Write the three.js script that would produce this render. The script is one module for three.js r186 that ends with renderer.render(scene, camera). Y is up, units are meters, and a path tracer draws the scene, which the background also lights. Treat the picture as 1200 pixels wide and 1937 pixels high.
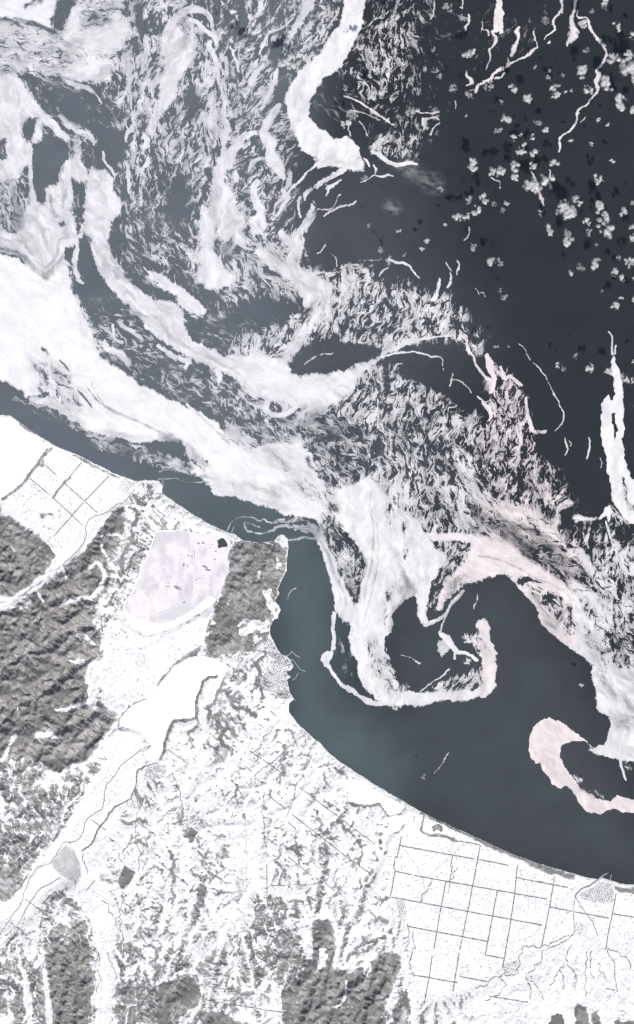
import * as THREE from 'three';
import { mergeGeometries } from 'three/addons/utils/BufferGeometryUtils.js';

// ---------- camera, sky, sun, exposure ----------
const M = 47;                                   // metres on the ground for one map unit (the map is 1200 x 1937 units)
const CX = 600, CY = 968.5, ALT = 300000;
const scene = new THREE.Scene();
const camera = new THREE.PerspectiveCamera(2 * Math.atan(CY * M / ALT) * 180 / Math.PI, 634 / 1024, 1000, 900000);
camera.position.set(0, ALT, 0); camera.up.set(0, 0, -1); camera.lookAt(0, 0, 0);
scene.add(camera);
const SUN = new THREE.Vector3(0.30, 0.0, 0.95).normalize().multiplyScalar(Math.cos(0.56)); SUN.y = Math.sin(0.56);   // morning sun in the south-south-east, 32 degrees up
const SKYK = 0.3;
{
  const w = 256, h = 128, d = new Float32Array(w * h * 4);
  for (let j = 0; j < h; j++) {
    const el = Math.max(0, ((j + 0.5) / h - 0.5) * Math.PI), m = Math.pow(1 - Math.sin(el), 3);
    for (let i = 0; i < w; i++) d.set([SKYK * (0.56 + 0.42 * m), SKYK * (0.66 + 0.36 * m), SKYK * (0.90 + 0.12 * m), 1], (j * w + i) * 4);
  }
  const t = new THREE.DataTexture(d, w, h, THREE.RGBAFormat, THREE.FloatType);
  t.mapping = THREE.EquirectangularReflectionMapping; t.magFilter = THREE.LinearFilter; t.needsUpdate = true;
  scene.background = t; scene.environment = t;
}
const sun = new THREE.DirectionalLight(new THREE.Color(1, 0.965, 0.93), 4.2);
sun.position.copy(SUN).multiplyScalar(200000); sun.castShadow = true;
Object.assign(sun.shadow.camera, { left: -50000, right: 50000, top: 50000, bottom: -50000, near: 1000, far: 400000 });
sun.shadow.mapSize.set(4096, 4096);
scene.add(sun, sun.target);
const renderer = new THREE.WebGLRenderer({ antialias: true });
renderer.toneMapping = THREE.LinearToneMapping; renderer.toneMappingExposure = 1.46;
renderer.shadowMap.enabled = true;

// ---------- noise and helpers ----------
const X = x => (x - CX) * M, Z = y => (y - CY) * M;
let seed = 7; const rnd = () => { seed = (seed * 1664525 + 1013904223) >>> 0; return seed / 4294967296; };
const gau = () => rnd() + rnd() + rnd() + rnd() - 2;
function hsh(x, y, s) { let h = Math.imul(x, 374761393) ^ Math.imul(y, 668265263) ^ Math.imul(s, 1274126177); h = Math.imul(h ^ (h >>> 13), 1274126177); h ^= h >>> 16; return (h >>> 0) / 4294967296; }
function vn(x, y, s) {
  const a = Math.floor(x), b = Math.floor(y); let u = x - a, v = y - b; u = u * u * (3 - 2 * u); v = v * v * (3 - 2 * v);
  const p = hsh(a, b, s), q = hsh(a + 1, b, s), r = hsh(a, b + 1, s), t = hsh(a + 1, b + 1, s);
  return p + (q - p) * u + (r - p + (p - q - r + t) * u) * v;
}
function fbm(x, y, s, n = 4) { let a = 0.5, f = 1, r = 0, w = 0; for (let i = 0; i < n; i++) { r += a * vn(x * f, y * f, s + i * 17); w += a; a *= 0.5; f *= 2.03; } return r / w; }
const sst = (a, b, x) => { x = Math.min(1, Math.max(0, (x - a) / (b - a))); return x * x * (3 - 2 * x); };
const mix = (a, b, t) => a + (b - a) * t;
const edge = (v, lo, hi, m) => (v <= lo ? lo - m : v >= hi ? hi + m : v);
const used = {};
function name(n) { const k = used[n] = (used[n] ?? -1) + 1; return k ? n + '_' + String(k).padStart(3, '0') : n; }
function add(o, n, ud, parent = scene) {
  o.name = parent === scene ? name(n) : n; if (ud) Object.assign(o.userData, ud);
  o.traverse(c => { if (c.isMesh) { c.castShadow = true; c.receiveShadow = true; } });
  parent.add(o); return o;
}
// a field laid over the map: layers painted one over another, each from a traced outline or a traced line with widths
class Field {
  constructor(x0, y0, x1, y1, st, ch, warp) {
    this.x0 = x0; this.y0 = y0; this.st = st; this.w = Math.round((x1 - x0) / st) + 1; this.h = Math.round((y1 - y0) / st) + 1;
    const n = this.w * this.h; this.n = n; this.c = {}; for (const k in ch) this.c[k] = new Float32Array(n).fill(ch[k]);
    this.wx = new Float32Array(n); this.wy = new Float32Array(n);
    for (let j = 0, i = 0; j < this.h; j++) for (let k = 0; k < this.w; k++, i++) {
      const x = x0 + k * st, y = y0 + j * st;
      this.wx[i] = x + warp * ((fbm(x / 22, y / 22, 3, 3) - 0.5) * 9 + (vn(x / 5, y / 5, 5) - 0.5) * 3.2);
      this.wy[i] = y + warp * ((fbm(x / 22, y / 22, 11, 3) - 0.5) * 9 + (vn(x / 5, y / 5, 13) - 0.5) * 3.2);
    }
  }
  box(xa, ya, xb, yb, fn) {
    const st = this.st, i0 = Math.max(0, Math.floor((xa - this.x0) / st)), i1 = Math.min(this.w - 1, Math.ceil((xb - this.x0) / st));
    const j0 = Math.max(0, Math.floor((ya - this.y0) / st)), j1 = Math.min(this.h - 1, Math.ceil((yb - this.y0) / st));
    for (let j = j0; j <= j1; j++) for (let i = i0; i <= i1; i++) fn(j * this.w + i);
  }
  put(i, a, v, th) {
    for (const k in v) { const c = this.c[k]; if (c) c[i] += (v[k] - c[i]) * a; }
    if (th !== undefined && this.c.fx) { this.c.fx[i] += (Math.cos(2 * th) - this.c.fx[i]) * a; this.c.fy[i] += (Math.sin(2 * th) - this.c.fy[i]) * a; }
  }
  poly(pts, v, f = 4, ang, lab = 0, warp = 1) {
    const n = pts.length / 2, px = [], py = []; let xa = 1e9, ya = 1e9, xb = -1e9, yb = -1e9;
    for (let k = 0; k < n; k++) { const x = edge(pts[2 * k], 0, 1200, 75), y = edge(pts[2 * k + 1], 0, 1937, 75); px.push(x); py.push(y); xa = Math.min(xa, x); xb = Math.max(xb, x); ya = Math.min(ya, y); yb = Math.max(yb, y); }
    const m = f + 9, th = ang === undefined ? undefined : ang * Math.PI / 180;
    this.box(xa - m, ya - m, xb + m, yb + m, i => {
      const gx = this.x0 + (i % this.w) * this.st, gy = this.y0 + Math.floor(i / this.w) * this.st;
      const x = mix(gx, this.wx[i], warp), y = mix(gy, this.wy[i], warp);
      let d = 1e9, inn = false;
      for (let k = 0, l = n - 1; k < n; l = k++) {
        const ax = px[l], ay = py[l], bx = px[k], by = py[k], ex = bx - ax, ey = by - ay, t = Math.min(1, Math.max(0, ((x - ax) * ex + (y - ay) * ey) / (ex * ex + ey * ey + 1e-9)));
        const dx = ax + ex * t - x, dy = ay + ey * t - y; d = Math.min(d, dx * dx + dy * dy);
        if ((by > y) !== (ay > y) && x < (ax - bx) * (y - by) / (ay - by) + bx) inn = !inn;
      }
      d = Math.sqrt(d) * (inn ? 1 : -1);
      if (d > -f) { const a = f > 0 ? sst(-f, f, d) : 1; this.put(i, a, v, th); if (lab !== 0 && a > 0.5 && this.lab) this.lab[i] = Math.max(0, lab); }
    });
  }
  line(pts, v, f = 0.35, lab = 0, warp = 0.6, cap = 3) {          // x, y, half width; f: soft share of the half width
    let xa = 1e9, ya = 1e9, xb = -1e9, yb = -1e9, mw = 0; const p = [];
    for (let k = 0; k < pts.length; k += 3) { const x = edge(pts[k], 0, 1200, 75), y = edge(pts[k + 1], 0, 1937, 75), w = pts[k + 2]; p.push(x, y, w); xa = Math.min(xa, x); xb = Math.max(xb, x); ya = Math.min(ya, y); yb = Math.max(yb, y); mw = Math.max(mw, w); }
    // a smooth curve through the traced points
    const q = []; const n = p.length / 3;
    for (let k = 0; k < n - 1; k++) { const a = Math.max(0, k - 1), b = k, c = k + 1, d = Math.min(n - 1, k + 2); for (let s = 0; s < 3; s++) { const t = s / 3, o = []; for (let e = 0; e < 3; e++) { const A = p[3 * a + e], B = p[3 * b + e], C = p[3 * c + e], D = p[3 * d + e]; o.push(0.5 * (2 * B + (C - A) * t + (2 * A - 5 * B + 4 * C - D) * t * t + (3 * B - A - 3 * C + D) * t * t * t)); } q.push(o); } }
    q.push([p[3 * n - 3], p[3 * n - 2], p[3 * n - 1]]);
    const m = mw * (1 + f) + 9;
    this.box(xa - m, ya - m, xb + m, yb + m, i => {
      const gx = this.x0 + (i % this.w) * this.st, gy = this.y0 + Math.floor(i / this.w) * this.st;
      const x = mix(gx, this.wx[i], warp), y = mix(gy, this.wy[i], warp);
      let best = 1e9, bw = 1, bt = 0;
      for (let k = 0; k < q.length - 1; k++) {
        const a = q[k], b = q[k + 1], ex = b[0] - a[0], ey = b[1] - a[1], t = Math.min(1, Math.max(0, ((x - a[0]) * ex + (y - a[1]) * ey) / (ex * ex + ey * ey + 1e-9)));
        const dx = a[0] + ex * t - x, dy = a[1] + ey * t - y, w = Math.max(0.3, a[2] + (b[2] - a[2]) * t), r = Math.sqrt(dx * dx + dy * dy) / w;
        if (r < best) { best = r; bw = w; bt = Math.atan2(ey, ex); }
      }
      const ff = Math.max(f, 0.9 / bw); if (best < 1 + ff) { const a = 1 - sst(1 - Math.min(0.9, ff), 1 + ff, best); this.put(i, a, v, bt); if (lab !== 0 && a > 0.5 && this.lab) this.lab[i] = Math.max(0, lab); }
    });
  }
  at(k, x, y) {
    const c = typeof k === 'string' ? this.c[k] : k, u = Math.min(this.w - 1.001, Math.max(0, (x - this.x0) / this.st)), v = Math.min(this.h - 1.001, Math.max(0, (y - this.y0) / this.st)), a = u | 0, b = v | 0, i = b * this.w + a; const s = u - a, t = v - b;
    return mix(mix(c[i], c[i + 1], s), mix(c[i + this.w], c[i + this.w + 1], s), t);
  }
}
// turns the part of a field above zero into slabs with sides; owner(node) says which object a cell belongs to
function slabs(F, f, top, bottom, colour, owner, sides = () => true) {
  const { w, h, st } = F, out = new Map();
  const get = o => { let m = out.get(o); if (!m) out.set(o, m = { p: [], c: [], n: [], i: [], map: new Map() }); return m; };
  const col = [0, 0, 0];
  const vert = (m, key, gx, gy, i) => {
    let v = m.map.get(key); if (v !== undefined) return v;
    const x = F.x0 + gx * st, y = F.y0 + gy * st; v = m.p.length / 3; colour(i, x, y, col);
    m.p.push(X(x), top(i, x, y), Z(y)); m.c.push(col[0], col[1], col[2]); m.map.set(key, v); return v;
  };
  const N = w * h;
  for (let j = 0; j < h - 1; j++) for (let i = 0; i < w - 1; i++) {
    const k = j * w + i, id = [k, k + 1, k + w + 1, k + w], v = [f[id[0]], f[id[1]], f[id[2]], f[id[3]]];
    const cnt = (v[0] > 0) + (v[1] > 0) + (v[2] > 0) + (v[3] > 0); if (!cnt) continue;
    let own = 0; for (let q = 0; q < 4; q++) if (v[q] > 0) { own = owner(id[q]); if (own) break; }
    if (!own) continue;
    const m = get(own), gx = [i, i + 1, i + 1, i], gy = [j, j, j + 1, j + 1];
    const poly = [], isE = [];
    for (let q = 0; q < 4; q++) {
      const r = (q + 1) & 3;
      if (v[q] > 0) { poly.push(vert(m, id[q], gx[q], gy[q], id[q])); isE.push(0); }
      if ((v[q] > 0) !== (v[r] > 0)) {
        const t = Math.min(0.97, Math.max(0.03, v[q] / (v[q] - v[r]))), a = Math.min(id[q], id[r]), key = (id[q] === a ? (id[r] === a + 1 ? N : 2 * N) : (id[q] === a + 1 ? N : 2 * N)) + a;
        poly.push(vert(m, key, gx[q] + (gx[r] - gx[q]) * t, gy[q] + (gy[r] - gy[q]) * t, v[q] > 0 ? id[q] : id[r])); isE.push(v[q] > 0 ? 1 : 2);
      }
    }
    for (let q = 1; q < poly.length - 1; q++) m.i.push(poly[0], poly[q + 1], poly[q]);
    for (let q = 0; q < poly.length; q++) { const r = (q + 1) % poly.length; if (isE[q] === 1 && isE[r] === 2 && sides(own)) m.n.push(poly[q], poly[r]); }
  }
  for (const m of out.values()) {
    const nt = m.p.length / 3, g = m.g = new THREE.BufferGeometry();
    const low = new Map(); const lowv = a => { let b = low.get(a); if (b === undefined) { b = m.p.length / 3; low.set(a, b); m.p.push(m.p[3 * a], bottom(m.p[3 * a], m.p[3 * a + 1], m.p[3 * a + 2]), m.p[3 * a + 2]); m.c.push(m.c[3 * a], m.c[3 * a + 1], m.c[3 * a + 2]); } return b; };
    for (let q = 0; q < m.n.length; q += 2) { const a = m.n[q], b = m.n[q + 1], c = lowv(a), d = lowv(b); m.i.push(a, b, d, a, d, c); }
    g.setAttribute('position', new THREE.Float32BufferAttribute(m.p, 3)); g.setAttribute('color', new THREE.Float32BufferAttribute(m.c, 3)); g.setIndex(m.i); m.tops = nt;
    g.computeVertexNormals(); m.map = m.n = m.p = m.c = null;
  }
  return out;
}
const T0 = Date.now(), log = s => console.log(((Date.now() - T0) / 1000).toFixed(1) + ' s ' + s);

// ---------- materials ----------
const mat = (o) => new THREE.MeshStandardMaterial({ roughness: 0.9, metalness: 0, ...o });
const MICE = mat({ vertexColors: true, roughness: 0.85 }), MLAND = mat({ vertexColors: true, roughness: 0.95 }), MFOREST = mat({ vertexColors: true, roughness: 1, side: THREE.DoubleSide });
const MSEA = new THREE.MeshStandardMaterial({ vertexColors: true, roughness: 0.32, metalness: 0 });
const MLAKE = mat({ vertexColors: true, roughness: 0.8 }), MDARK = mat({ color: new THREE.Color(0.05, 0.06, 0.065), roughness: 0.35 });

// ---------- the sea: one sheet, haze over its western and bay waters painted into the colours ----------
const COAST = [0, 777, 19, 786, 35, 797, 67, 820, 100, 840, 140, 857, 170, 871, 212, 892, 232, 900, 260, 910, 275, 907, 300, 909, 309, 920, 306, 932, 332, 950, 362, 970, 395, 990, 427, 1005, 445, 1011, 460, 1022, 475, 1024, 492, 1027, 520, 1022, 525, 1013, 535, 1010, 545, 1018, 546, 1040, 543, 1060, 542, 1080, 530, 1102, 525, 1115, 529, 1122, 520, 1135, 531, 1152, 526, 1168, 517, 1173, 512, 1185, 512, 1200, 515, 1207, 525, 1228, 532, 1237, 542, 1240, 548, 1247, 555, 1260, 550, 1268, 541, 1271, 543, 1276, 550, 1280, 543, 1286, 548, 1308, 556, 1322, 548, 1330, 546, 1345, 562, 1365, 582, 1385, 600, 1400, 620, 1420, 642, 1439, 660, 1452, 690, 1471, 712, 1485, 737, 1500, 772, 1521, 795, 1534, 820, 1547, 850, 1561, 875, 1572, 900, 1584, 927, 1596, 950, 1608, 980, 1620, 1010, 1630, 1040, 1640, 1065, 1647, 1090, 1654, 1115, 1660, 1127, 1662, 1140, 1660, 1154, 1665, 1175, 1672, 1200, 1677];
const LAND = [...COAST, 1200, 1937, 0, 1937];
let SF;
{
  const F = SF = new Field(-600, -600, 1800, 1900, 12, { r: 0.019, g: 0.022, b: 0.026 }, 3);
  // slate blue west and greener bay, both paler by painted haze; dark east
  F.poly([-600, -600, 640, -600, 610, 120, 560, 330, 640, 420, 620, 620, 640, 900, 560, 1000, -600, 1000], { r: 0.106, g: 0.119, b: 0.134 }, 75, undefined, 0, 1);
  F.poly([560, 300, 640, 300, 780, 320, 800, 480, 900, 640, 800, 760, 860, 920, 700, 940, 560, 900, 540, 500], { r: 0.055, g: 0.062, b: 0.071 }, 120, undefined, 0, 1);
  F.poly([300, 880, 560, 960, 660, 1060, 640, 1300, 820, 1430, 760, 1560, 540, 1420, 500, 1100, 380, 990], { r: 0.076, g: 0.098, b: 0.107 }, 80, undefined, 0, 1);
  F.poly([720, 1100, 980, 1080, 1150, 1400, 1250, 1700, 900, 1620, 760, 1520, 740, 1340], { r: 0.045, g: 0.054, b: 0.058 }, 90, undefined, 0, 1);
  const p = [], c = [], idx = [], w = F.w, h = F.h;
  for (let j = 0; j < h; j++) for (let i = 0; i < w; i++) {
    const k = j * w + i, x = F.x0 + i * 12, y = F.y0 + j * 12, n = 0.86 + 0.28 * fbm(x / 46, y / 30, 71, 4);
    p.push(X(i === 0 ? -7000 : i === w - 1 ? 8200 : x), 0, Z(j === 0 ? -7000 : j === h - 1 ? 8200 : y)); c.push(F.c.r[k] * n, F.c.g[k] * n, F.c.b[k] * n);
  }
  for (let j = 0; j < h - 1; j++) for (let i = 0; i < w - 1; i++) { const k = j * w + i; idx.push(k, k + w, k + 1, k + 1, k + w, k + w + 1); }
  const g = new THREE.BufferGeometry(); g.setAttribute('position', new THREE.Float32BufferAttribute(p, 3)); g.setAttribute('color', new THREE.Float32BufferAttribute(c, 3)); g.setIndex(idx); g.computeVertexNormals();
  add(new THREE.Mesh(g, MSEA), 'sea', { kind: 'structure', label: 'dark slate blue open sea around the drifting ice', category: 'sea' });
}
log('sea');
// ---------- the land: relief cut by running water, snow, woods, lakes, rivers, towns ----------
const LY0 = 740, LY1 = 2000;
const LF = new Field(-60, LY0, 1260, LY1, 2, { f: 0.0, q: 0.7, e: 80, k: 1, t: 0.5, m: -1 }, 2.0);
const LP = (pts, v, f = 5, w = 1) => LF.poly(pts, v, f, undefined, 0, w), LL = (pts, v, f = 0.7, w = 0.4) => LF.line(pts, v, f, 0, w);
const LAKES = {
  saroma: [0, 792, 20, 798, 35, 806, 64, 826, 84, 840, 88, 850, 76, 866, 55, 896, 33, 921, 6, 940, 0, 944],
  notoro: [300, 1004, 340, 1003, 375, 1007, 407, 1010, 428, 1018, 437, 1030, 431, 1055, 434, 1075, 425, 1105, 417, 1125, 404, 1146, 380, 1160, 330, 1190, 300, 1200, 275, 1203, 245, 1186, 232, 1165, 236, 1140, 255, 1110, 265, 1076, 278, 1052, 287, 1028, 292, 1010],
  abashiri: [300, 1296, 327, 1262, 350, 1250, 380, 1239, 405, 1245, 427, 1255, 436, 1262, 430, 1272, 422, 1287, 417, 1300, 410, 1310, 407, 1325, 400, 1332, 396, 1322, 401, 1300, 405, 1290, 411, 1279, 395, 1281, 383, 1289, 380, 1305, 372, 1318, 369, 1340, 370, 1358, 347, 1361, 327, 1364, 321, 1374, 313, 1396, 309, 1418, 300, 1438, 290, 1441, 276, 1437, 271, 1424, 287, 1411, 276, 1402, 262, 1384, 242, 1378, 226, 1376, 226, 1360, 235, 1347, 250, 1333, 277, 1322, 290, 1310],
  tofutsu: [652, 1488, 659, 1502, 661, 1517, 680, 1523, 705, 1523, 719, 1520, 734, 1544, 744, 1543, 756, 1540, 769, 1527, 745, 1512, 715, 1496, 690, 1482, 665, 1472],
  inner: [735, 1546, 752, 1542, 766, 1558, 757, 1572, 740, 1580, 728, 1598, 722, 1590, 728, 1572, 735, 1560],
};
// relief: plains, dissected upland, hills
LP([0, 760, 300, 880, 300, 915, 250, 935, 200, 980, 150, 1045, 90, 1090, 30, 1135, 0, 1150, 0, 1142, 30, 1122, 85, 1078, 105, 1050, 80, 1022, 40, 985, 20, 950, 60, 890], { e: 9, q: 0 }, 7);
LP([0, 950, 30, 930, 60, 905, 95, 940, 105, 985, 100, 1010, 55, 1003, 20, 975, 0, 975], { e: 45, k: 1.6, q: 0.55 }, 6);
LP([0, 978, 22, 980, 55, 1005, 82, 1024, 104, 1050, 94, 1068, 84, 1086, 60, 1106, 30, 1126, 0, 1140], { e: 300, f: 0.98, k: 2.2 }, 7, 0.25);
LP([200, 985, 235, 955, 265, 912, 300, 920, 292, 960, 285, 1000, 275, 1045, 258, 1095, 232, 1130, 228, 1170, 190, 1200, 170, 1180, 178, 1140, 150, 1090], { e: 120, k: 1.8, q: 0.8, f: 0.3 }, 8);
LP([236, 952, 215, 975, 185, 1010, 150, 1052, 112, 1088, 82, 1110, 58, 1124, 20, 1156, 0, 1160, 0, 1432, 60, 1440, 110, 1480, 165, 1458, 178, 1420, 200, 1390, 218, 1360, 190, 1330, 200, 1300, 160, 1290, 168, 1255, 187, 1238, 190, 1204, 172, 1182, 178, 1140, 205, 1105, 205, 1060, 228, 1010, 235, 975], { e: 290, f: 0.96, k: 2.2, q: 1 }, 8, 0.4);
LP([0, 1425, 60, 1435, 120, 1460, 170, 1440, 190, 1460, 165, 1500, 150, 1530, 115, 1560, 100, 1590, 60, 1640, 40, 1680, 0, 1720], { e: 170, f: 0.42, q: 0.9, k: 2 }, 8);
LP([0, 1625, 40, 1640, 42, 1660, 20, 1705, 0, 1720], { e: 190, f: 0.85 }, 5);
LP([437, 1032, 460, 1024, 500, 1028, 522, 1030, 543, 1042, 542, 1080, 528, 1104, 525, 1116, 520, 1136, 516, 1172, 510, 1190, 505, 1206, 480, 1206, 484, 1232, 450, 1236, 420, 1240, 395, 1228, 384, 1216, 396, 1188, 408, 1152, 420, 1125, 430, 1085, 432, 1056], { e: 190, f: 0.9, k: 2.4, q: 1 }, 6, 0.45);
for (const p of [[523, 1012, 535, 1008, 548, 1018, 548, 1042, 530, 1034], [524, 1054, 530, 1052, 537, 1070, 528, 1074], [497, 1112, 510, 1114, 515, 1130, 522, 1150, 520, 1168, 510, 1160, 502, 1140], [452, 1172, 472, 1170, 490, 1178, 512, 1176, 510, 1192, 480, 1196, 470, 1205, 450, 1200], [488, 1082, 498, 1078, 496, 1090, 486, 1092], [480, 1205, 505, 1205, 515, 1215, 500, 1222]]) LP(p, { f: 0 }, 2);
LL([395, 1170, 4, 405, 1180, 4], { f: 0 });
// the wide river plain south of the lakes and the coastal plain in the east
LP([185, 1470, 215, 1400, 260, 1395, 300, 1440, 270, 1500, 220, 1560, 180, 1620, 120, 1680, 40, 1740, 0, 1790, 0, 1730, 50, 1690, 100, 1620, 130, 1560, 160, 1520], { e: 14, q: 0.1, f: 0, k: 0.6 }, 8);
LP([155, 1640, 175, 1650, 200, 1700, 215, 1740, 215, 1937, 180, 1937, 176, 1800, 185, 1740, 165, 1690], { e: 30, q: 0.15, f: 0, k: 0.5 }, 7);
LP([760, 1560, 800, 1550, 900, 1590, 1090, 1655, 1200, 1680, 1200, 1780, 1140, 1785, 1090, 1770, 1000, 1810, 930, 1850, 870, 1880, 810, 1900, 790, 1850, 770, 1760, 735, 1700, 745, 1620], { e: 12, q: 0, f: 0, k: 0.3 }, 10);
LP([900, 1870, 960, 1840, 1020, 1800, 1080, 1775, 1150, 1785, 1200, 1790, 1200, 1937, 880, 1937], { e: 75, q: 0.3, f: 0, k: 1.5 }, 12);
LP([225, 1200, 300, 1205, 370, 1180, 385, 1215, 340, 1250, 290, 1300, 240, 1335, 200, 1330, 190, 1270, 195, 1230], { e: 26, q: 0.36, f: 0, k: 1.2 }, 8);
LP([420, 1320, 545, 1335, 640, 1450, 640, 1500, 560, 1600, 480, 1600, 420, 1560, 400, 1450], { e: 100, q: 0.8, k: 1.9 }, 14);
LP([250, 1480, 330, 1460, 400, 1500, 420, 1600, 380, 1720, 300, 1760, 230, 1720, 200, 1640, 220, 1560], { e: 90, q: 0.85, k: 1.9 }, 14);
LP([440, 1560, 490, 1560, 490, 1700, 470, 1740, 430, 1730, 425, 1640], { e: 45, q: 0.5, k: 1.2 }, 10);
// woods traced one by one
LP([400, 1268, 430, 1275, 448, 1250, 482, 1236, 498, 1250, 480, 1282, 452, 1300, 470, 1330, 500, 1342, 470, 1372, 442, 1400, 432, 1440, 402, 1450, 392, 1400, 406, 1340], { f: 0.46, e: 90, q: 0.8, k: 1.5 }, 6);
LL([350, 1246, 4, 366, 1236, 5, 378, 1224, 4], { f: 1 }); LL([384, 1226, 4, 400, 1238, 5, 420, 1245, 4], { f: 0.58 }); LL([455, 1240, 9, 462, 1262, 8, 450, 1280, 7], { f: 0.58, e: 80 });
LL([425, 1600, 8, 415, 1625, 10, 400, 1655, 11, 385, 1688, 11, 373, 1720, 9, 366, 1745, 5], { f: 0.58, e: 110, q: 1, k: 2 });
LL([344, 1525, 4, 342, 1545, 5, 340, 1562, 4], { f: 0.8 }); LL([352, 1574, 6, 366, 1580, 7, 362, 1590, 5], { f: 1 });
LL([535, 1562, 5, 540, 1585, 7, 528, 1612, 5, 524, 1625, 3], { f: 0.58, e: 85 }); LL([558, 1570, 3, 560, 1600, 5, 566, 1640, 4, 562, 1670, 4], { f: 0.58 });
LL([597, 1605, 5, 588, 1640, 7, 578, 1655, 4], { f: 0.58, e: 90 }); LL([612, 1595, 7, 612, 1620, 8, 616, 1648, 9, 606, 1680, 8, 600, 1720, 7], { f: 0.58, e: 90, q: 1 });
LL([656, 1518, 4, 650, 1535, 6, 640, 1552, 5, 628, 1562, 6, 622, 1580, 7], { f: 0.58 }); LL([680, 1526, 2, 672, 1548, 2, 664, 1570, 2], { f: 0.58 });
LL([680, 1588, 2, 660, 1612, 4, 648, 1632, 4], { f: 0.58 }); LL([735, 1550, 3, 732, 1572, 4, 722, 1588, 3, 722, 1605, 3, 735, 1618, 3], { f: 0.58 });
LL([766, 1560, 3, 756, 1574, 3, 745, 1580, 3], { f: 0.58 }); LL([705, 1650, 4, 694, 1664, 4], { f: 0.58 }); LL([712, 1655, 3, 702, 1670, 4, 692, 1678, 3], { f: 0.58 });
LL([658, 1705, 5, 654, 1720, 7, 650, 1740, 6, 662, 1758, 6], { f: 0.58 }); LL([692, 1690, 5, 690, 1715, 6, 682, 1738, 5, 672, 1750, 4], { f: 0.58 });
LL([704, 1766, 3, 690, 1783, 4, 674, 1798, 4, 656, 1815, 5], { f: 0.58 }); LL([738, 1762, 3, 728, 1785, 5, 722, 1806, 6, 718, 1826, 7], { f: 0.58 });
LL([750, 1775, 3, 756, 1745, 3], { f: 0.7 }); LL([745, 1808, 4, 752, 1814, 5, 745, 1830, 6], { f: 0.8 });
LP([88, 1705, 120, 1688, 142, 1700, 148, 1735, 172, 1755, 178, 1800, 172, 1937, 96, 1937, 82, 1850], { e: 210, f: 0.45, q: 1, k: 2.2 }, 8);
LP([92, 1815, 120, 1790, 172, 1790, 176, 1860, 170, 1937, 98, 1937], { f: 0.93, e: 260 }, 8);
LP([0, 1812, 50, 1815, 90, 1830, 92, 1937, 0, 1937], { e: 150, f: 0.52, q: 0.9, k: 1.8 }, 6);
LL([30, 1790, 4, 40, 1830, 4, 52, 1870, 5, 58, 1937, 6], { f: 0 }); LL([84, 1838, 4, 90, 1880, 6, 96, 1937, 6], { f: 0 });
LP([222, 1770, 300, 1775, 330, 1800, 310, 1850, 295, 1937, 215, 1937, 213, 1860, 225, 1820], { e: 130, f: 0.38, q: 0.8, k: 1.6 }, 8);
LP([218, 1860, 260, 1850, 300, 1880, 300, 1937, 216, 1937], { f: 0.68, e: 160 }, 6);
LP([236, 1812, 254, 1810, 258, 1850, 240, 1858], { f: 0.1 }, 3); LP([275, 1805, 290, 1800, 296, 1845, 284, 1848], { f: 0.1 }, 3);
LP([300, 1872, 330, 1846, 352, 1846, 382, 1868, 375, 1902, 342, 1918, 330, 1937, 296, 1937], { f: 0.97, e: 190, k: 2, q: 1 }, 3);
LP([375, 1911, 420, 1915, 442, 1930, 472, 1937, 388, 1937], { f: 0.97, e: 120 }, 2);
LP([330, 1790, 420, 1800, 480, 1800, 480, 1860, 400, 1862, 350, 1845], { e: 110, f: 0.28, q: 0.7, k: 1.5 }, 8);
LP([480, 1700, 580, 1690, 600, 1740, 600, 1850, 540, 1866, 480, 1850, 470, 1760], { e: 130, f: 0.4, q: 0.9, k: 1.7 }, 9);
LP([525, 1762, 568, 1762, 575, 1830, 560, 1852, 525, 1850], { f: 0.75 }, 5);
LP([535, 1872, 572, 1850, 588, 1800, 596, 1740, 625, 1742, 636, 1790, 628, 1832, 665, 1842, 700, 1822, 745, 1800, 757, 1832, 745, 1862, 740, 1885, 722, 1937, 533, 1937], { f: 0.96, e: 270, k: 2.2, q: 1 }, 6, 0.4);
LP([576, 1756, 596, 1762, 590, 1815, 578, 1812], { f: 0.05 }, 3); LP([604, 1792, 622, 1795, 620, 1830, 603, 1832], { f: 0 }, 2); LP([630, 1815, 640, 1822, 635, 1838, 628, 1836], { f: 0 }, 2);
LP([684, 1802, 700, 1798, 702, 1830, 696, 1843, 684, 1842], { f: 0 }, 2); LL([656, 1855, 2, 653, 1878, 3, 648, 1895, 3, 634, 1905, 3], { f: 0 });
LP([740, 1870, 752, 1872, 748, 1890, 738, 1912, 724, 1925, 724, 1908], { f: 0.08 }, 3); LL([664, 1822, 3, 658, 1830, 3], { f: 0 });
LP([760, 1880, 772, 1868, 774, 1900, 765, 1937, 735, 1937, 745, 1905], { f: 0.8, e: 180 }, 4);
LP([235, 1637, 257, 1650, 245, 1674, 230, 1682, 223, 1668], { f: 0.98, t: 0.4 }, 1, 0.2); LL([188, 1650, 4, 194, 1665, 5, 208, 1670, 5, 220, 1668, 3], { f: 0.7 });
LP([1032, 1933, 1052, 1920, 1068, 1926, 1074, 1937, 1036, 1937], { f: 1, t: 0.35 }, 1); LP([1088, 1898, 1100, 1898, 1113, 1916, 1112, 1937, 1086, 1937], { f: 1, t: 0.35 }, 1); LP([1122, 1922, 1134, 1910, 1142, 1937, 1124, 1937], { f: 1, t: 0.35 }, 1); LP([1160, 1934, 1175, 1928, 1200, 1930, 1200, 1937, 1160, 1937], { f: 1, t: 0.35 }, 1);
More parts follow.
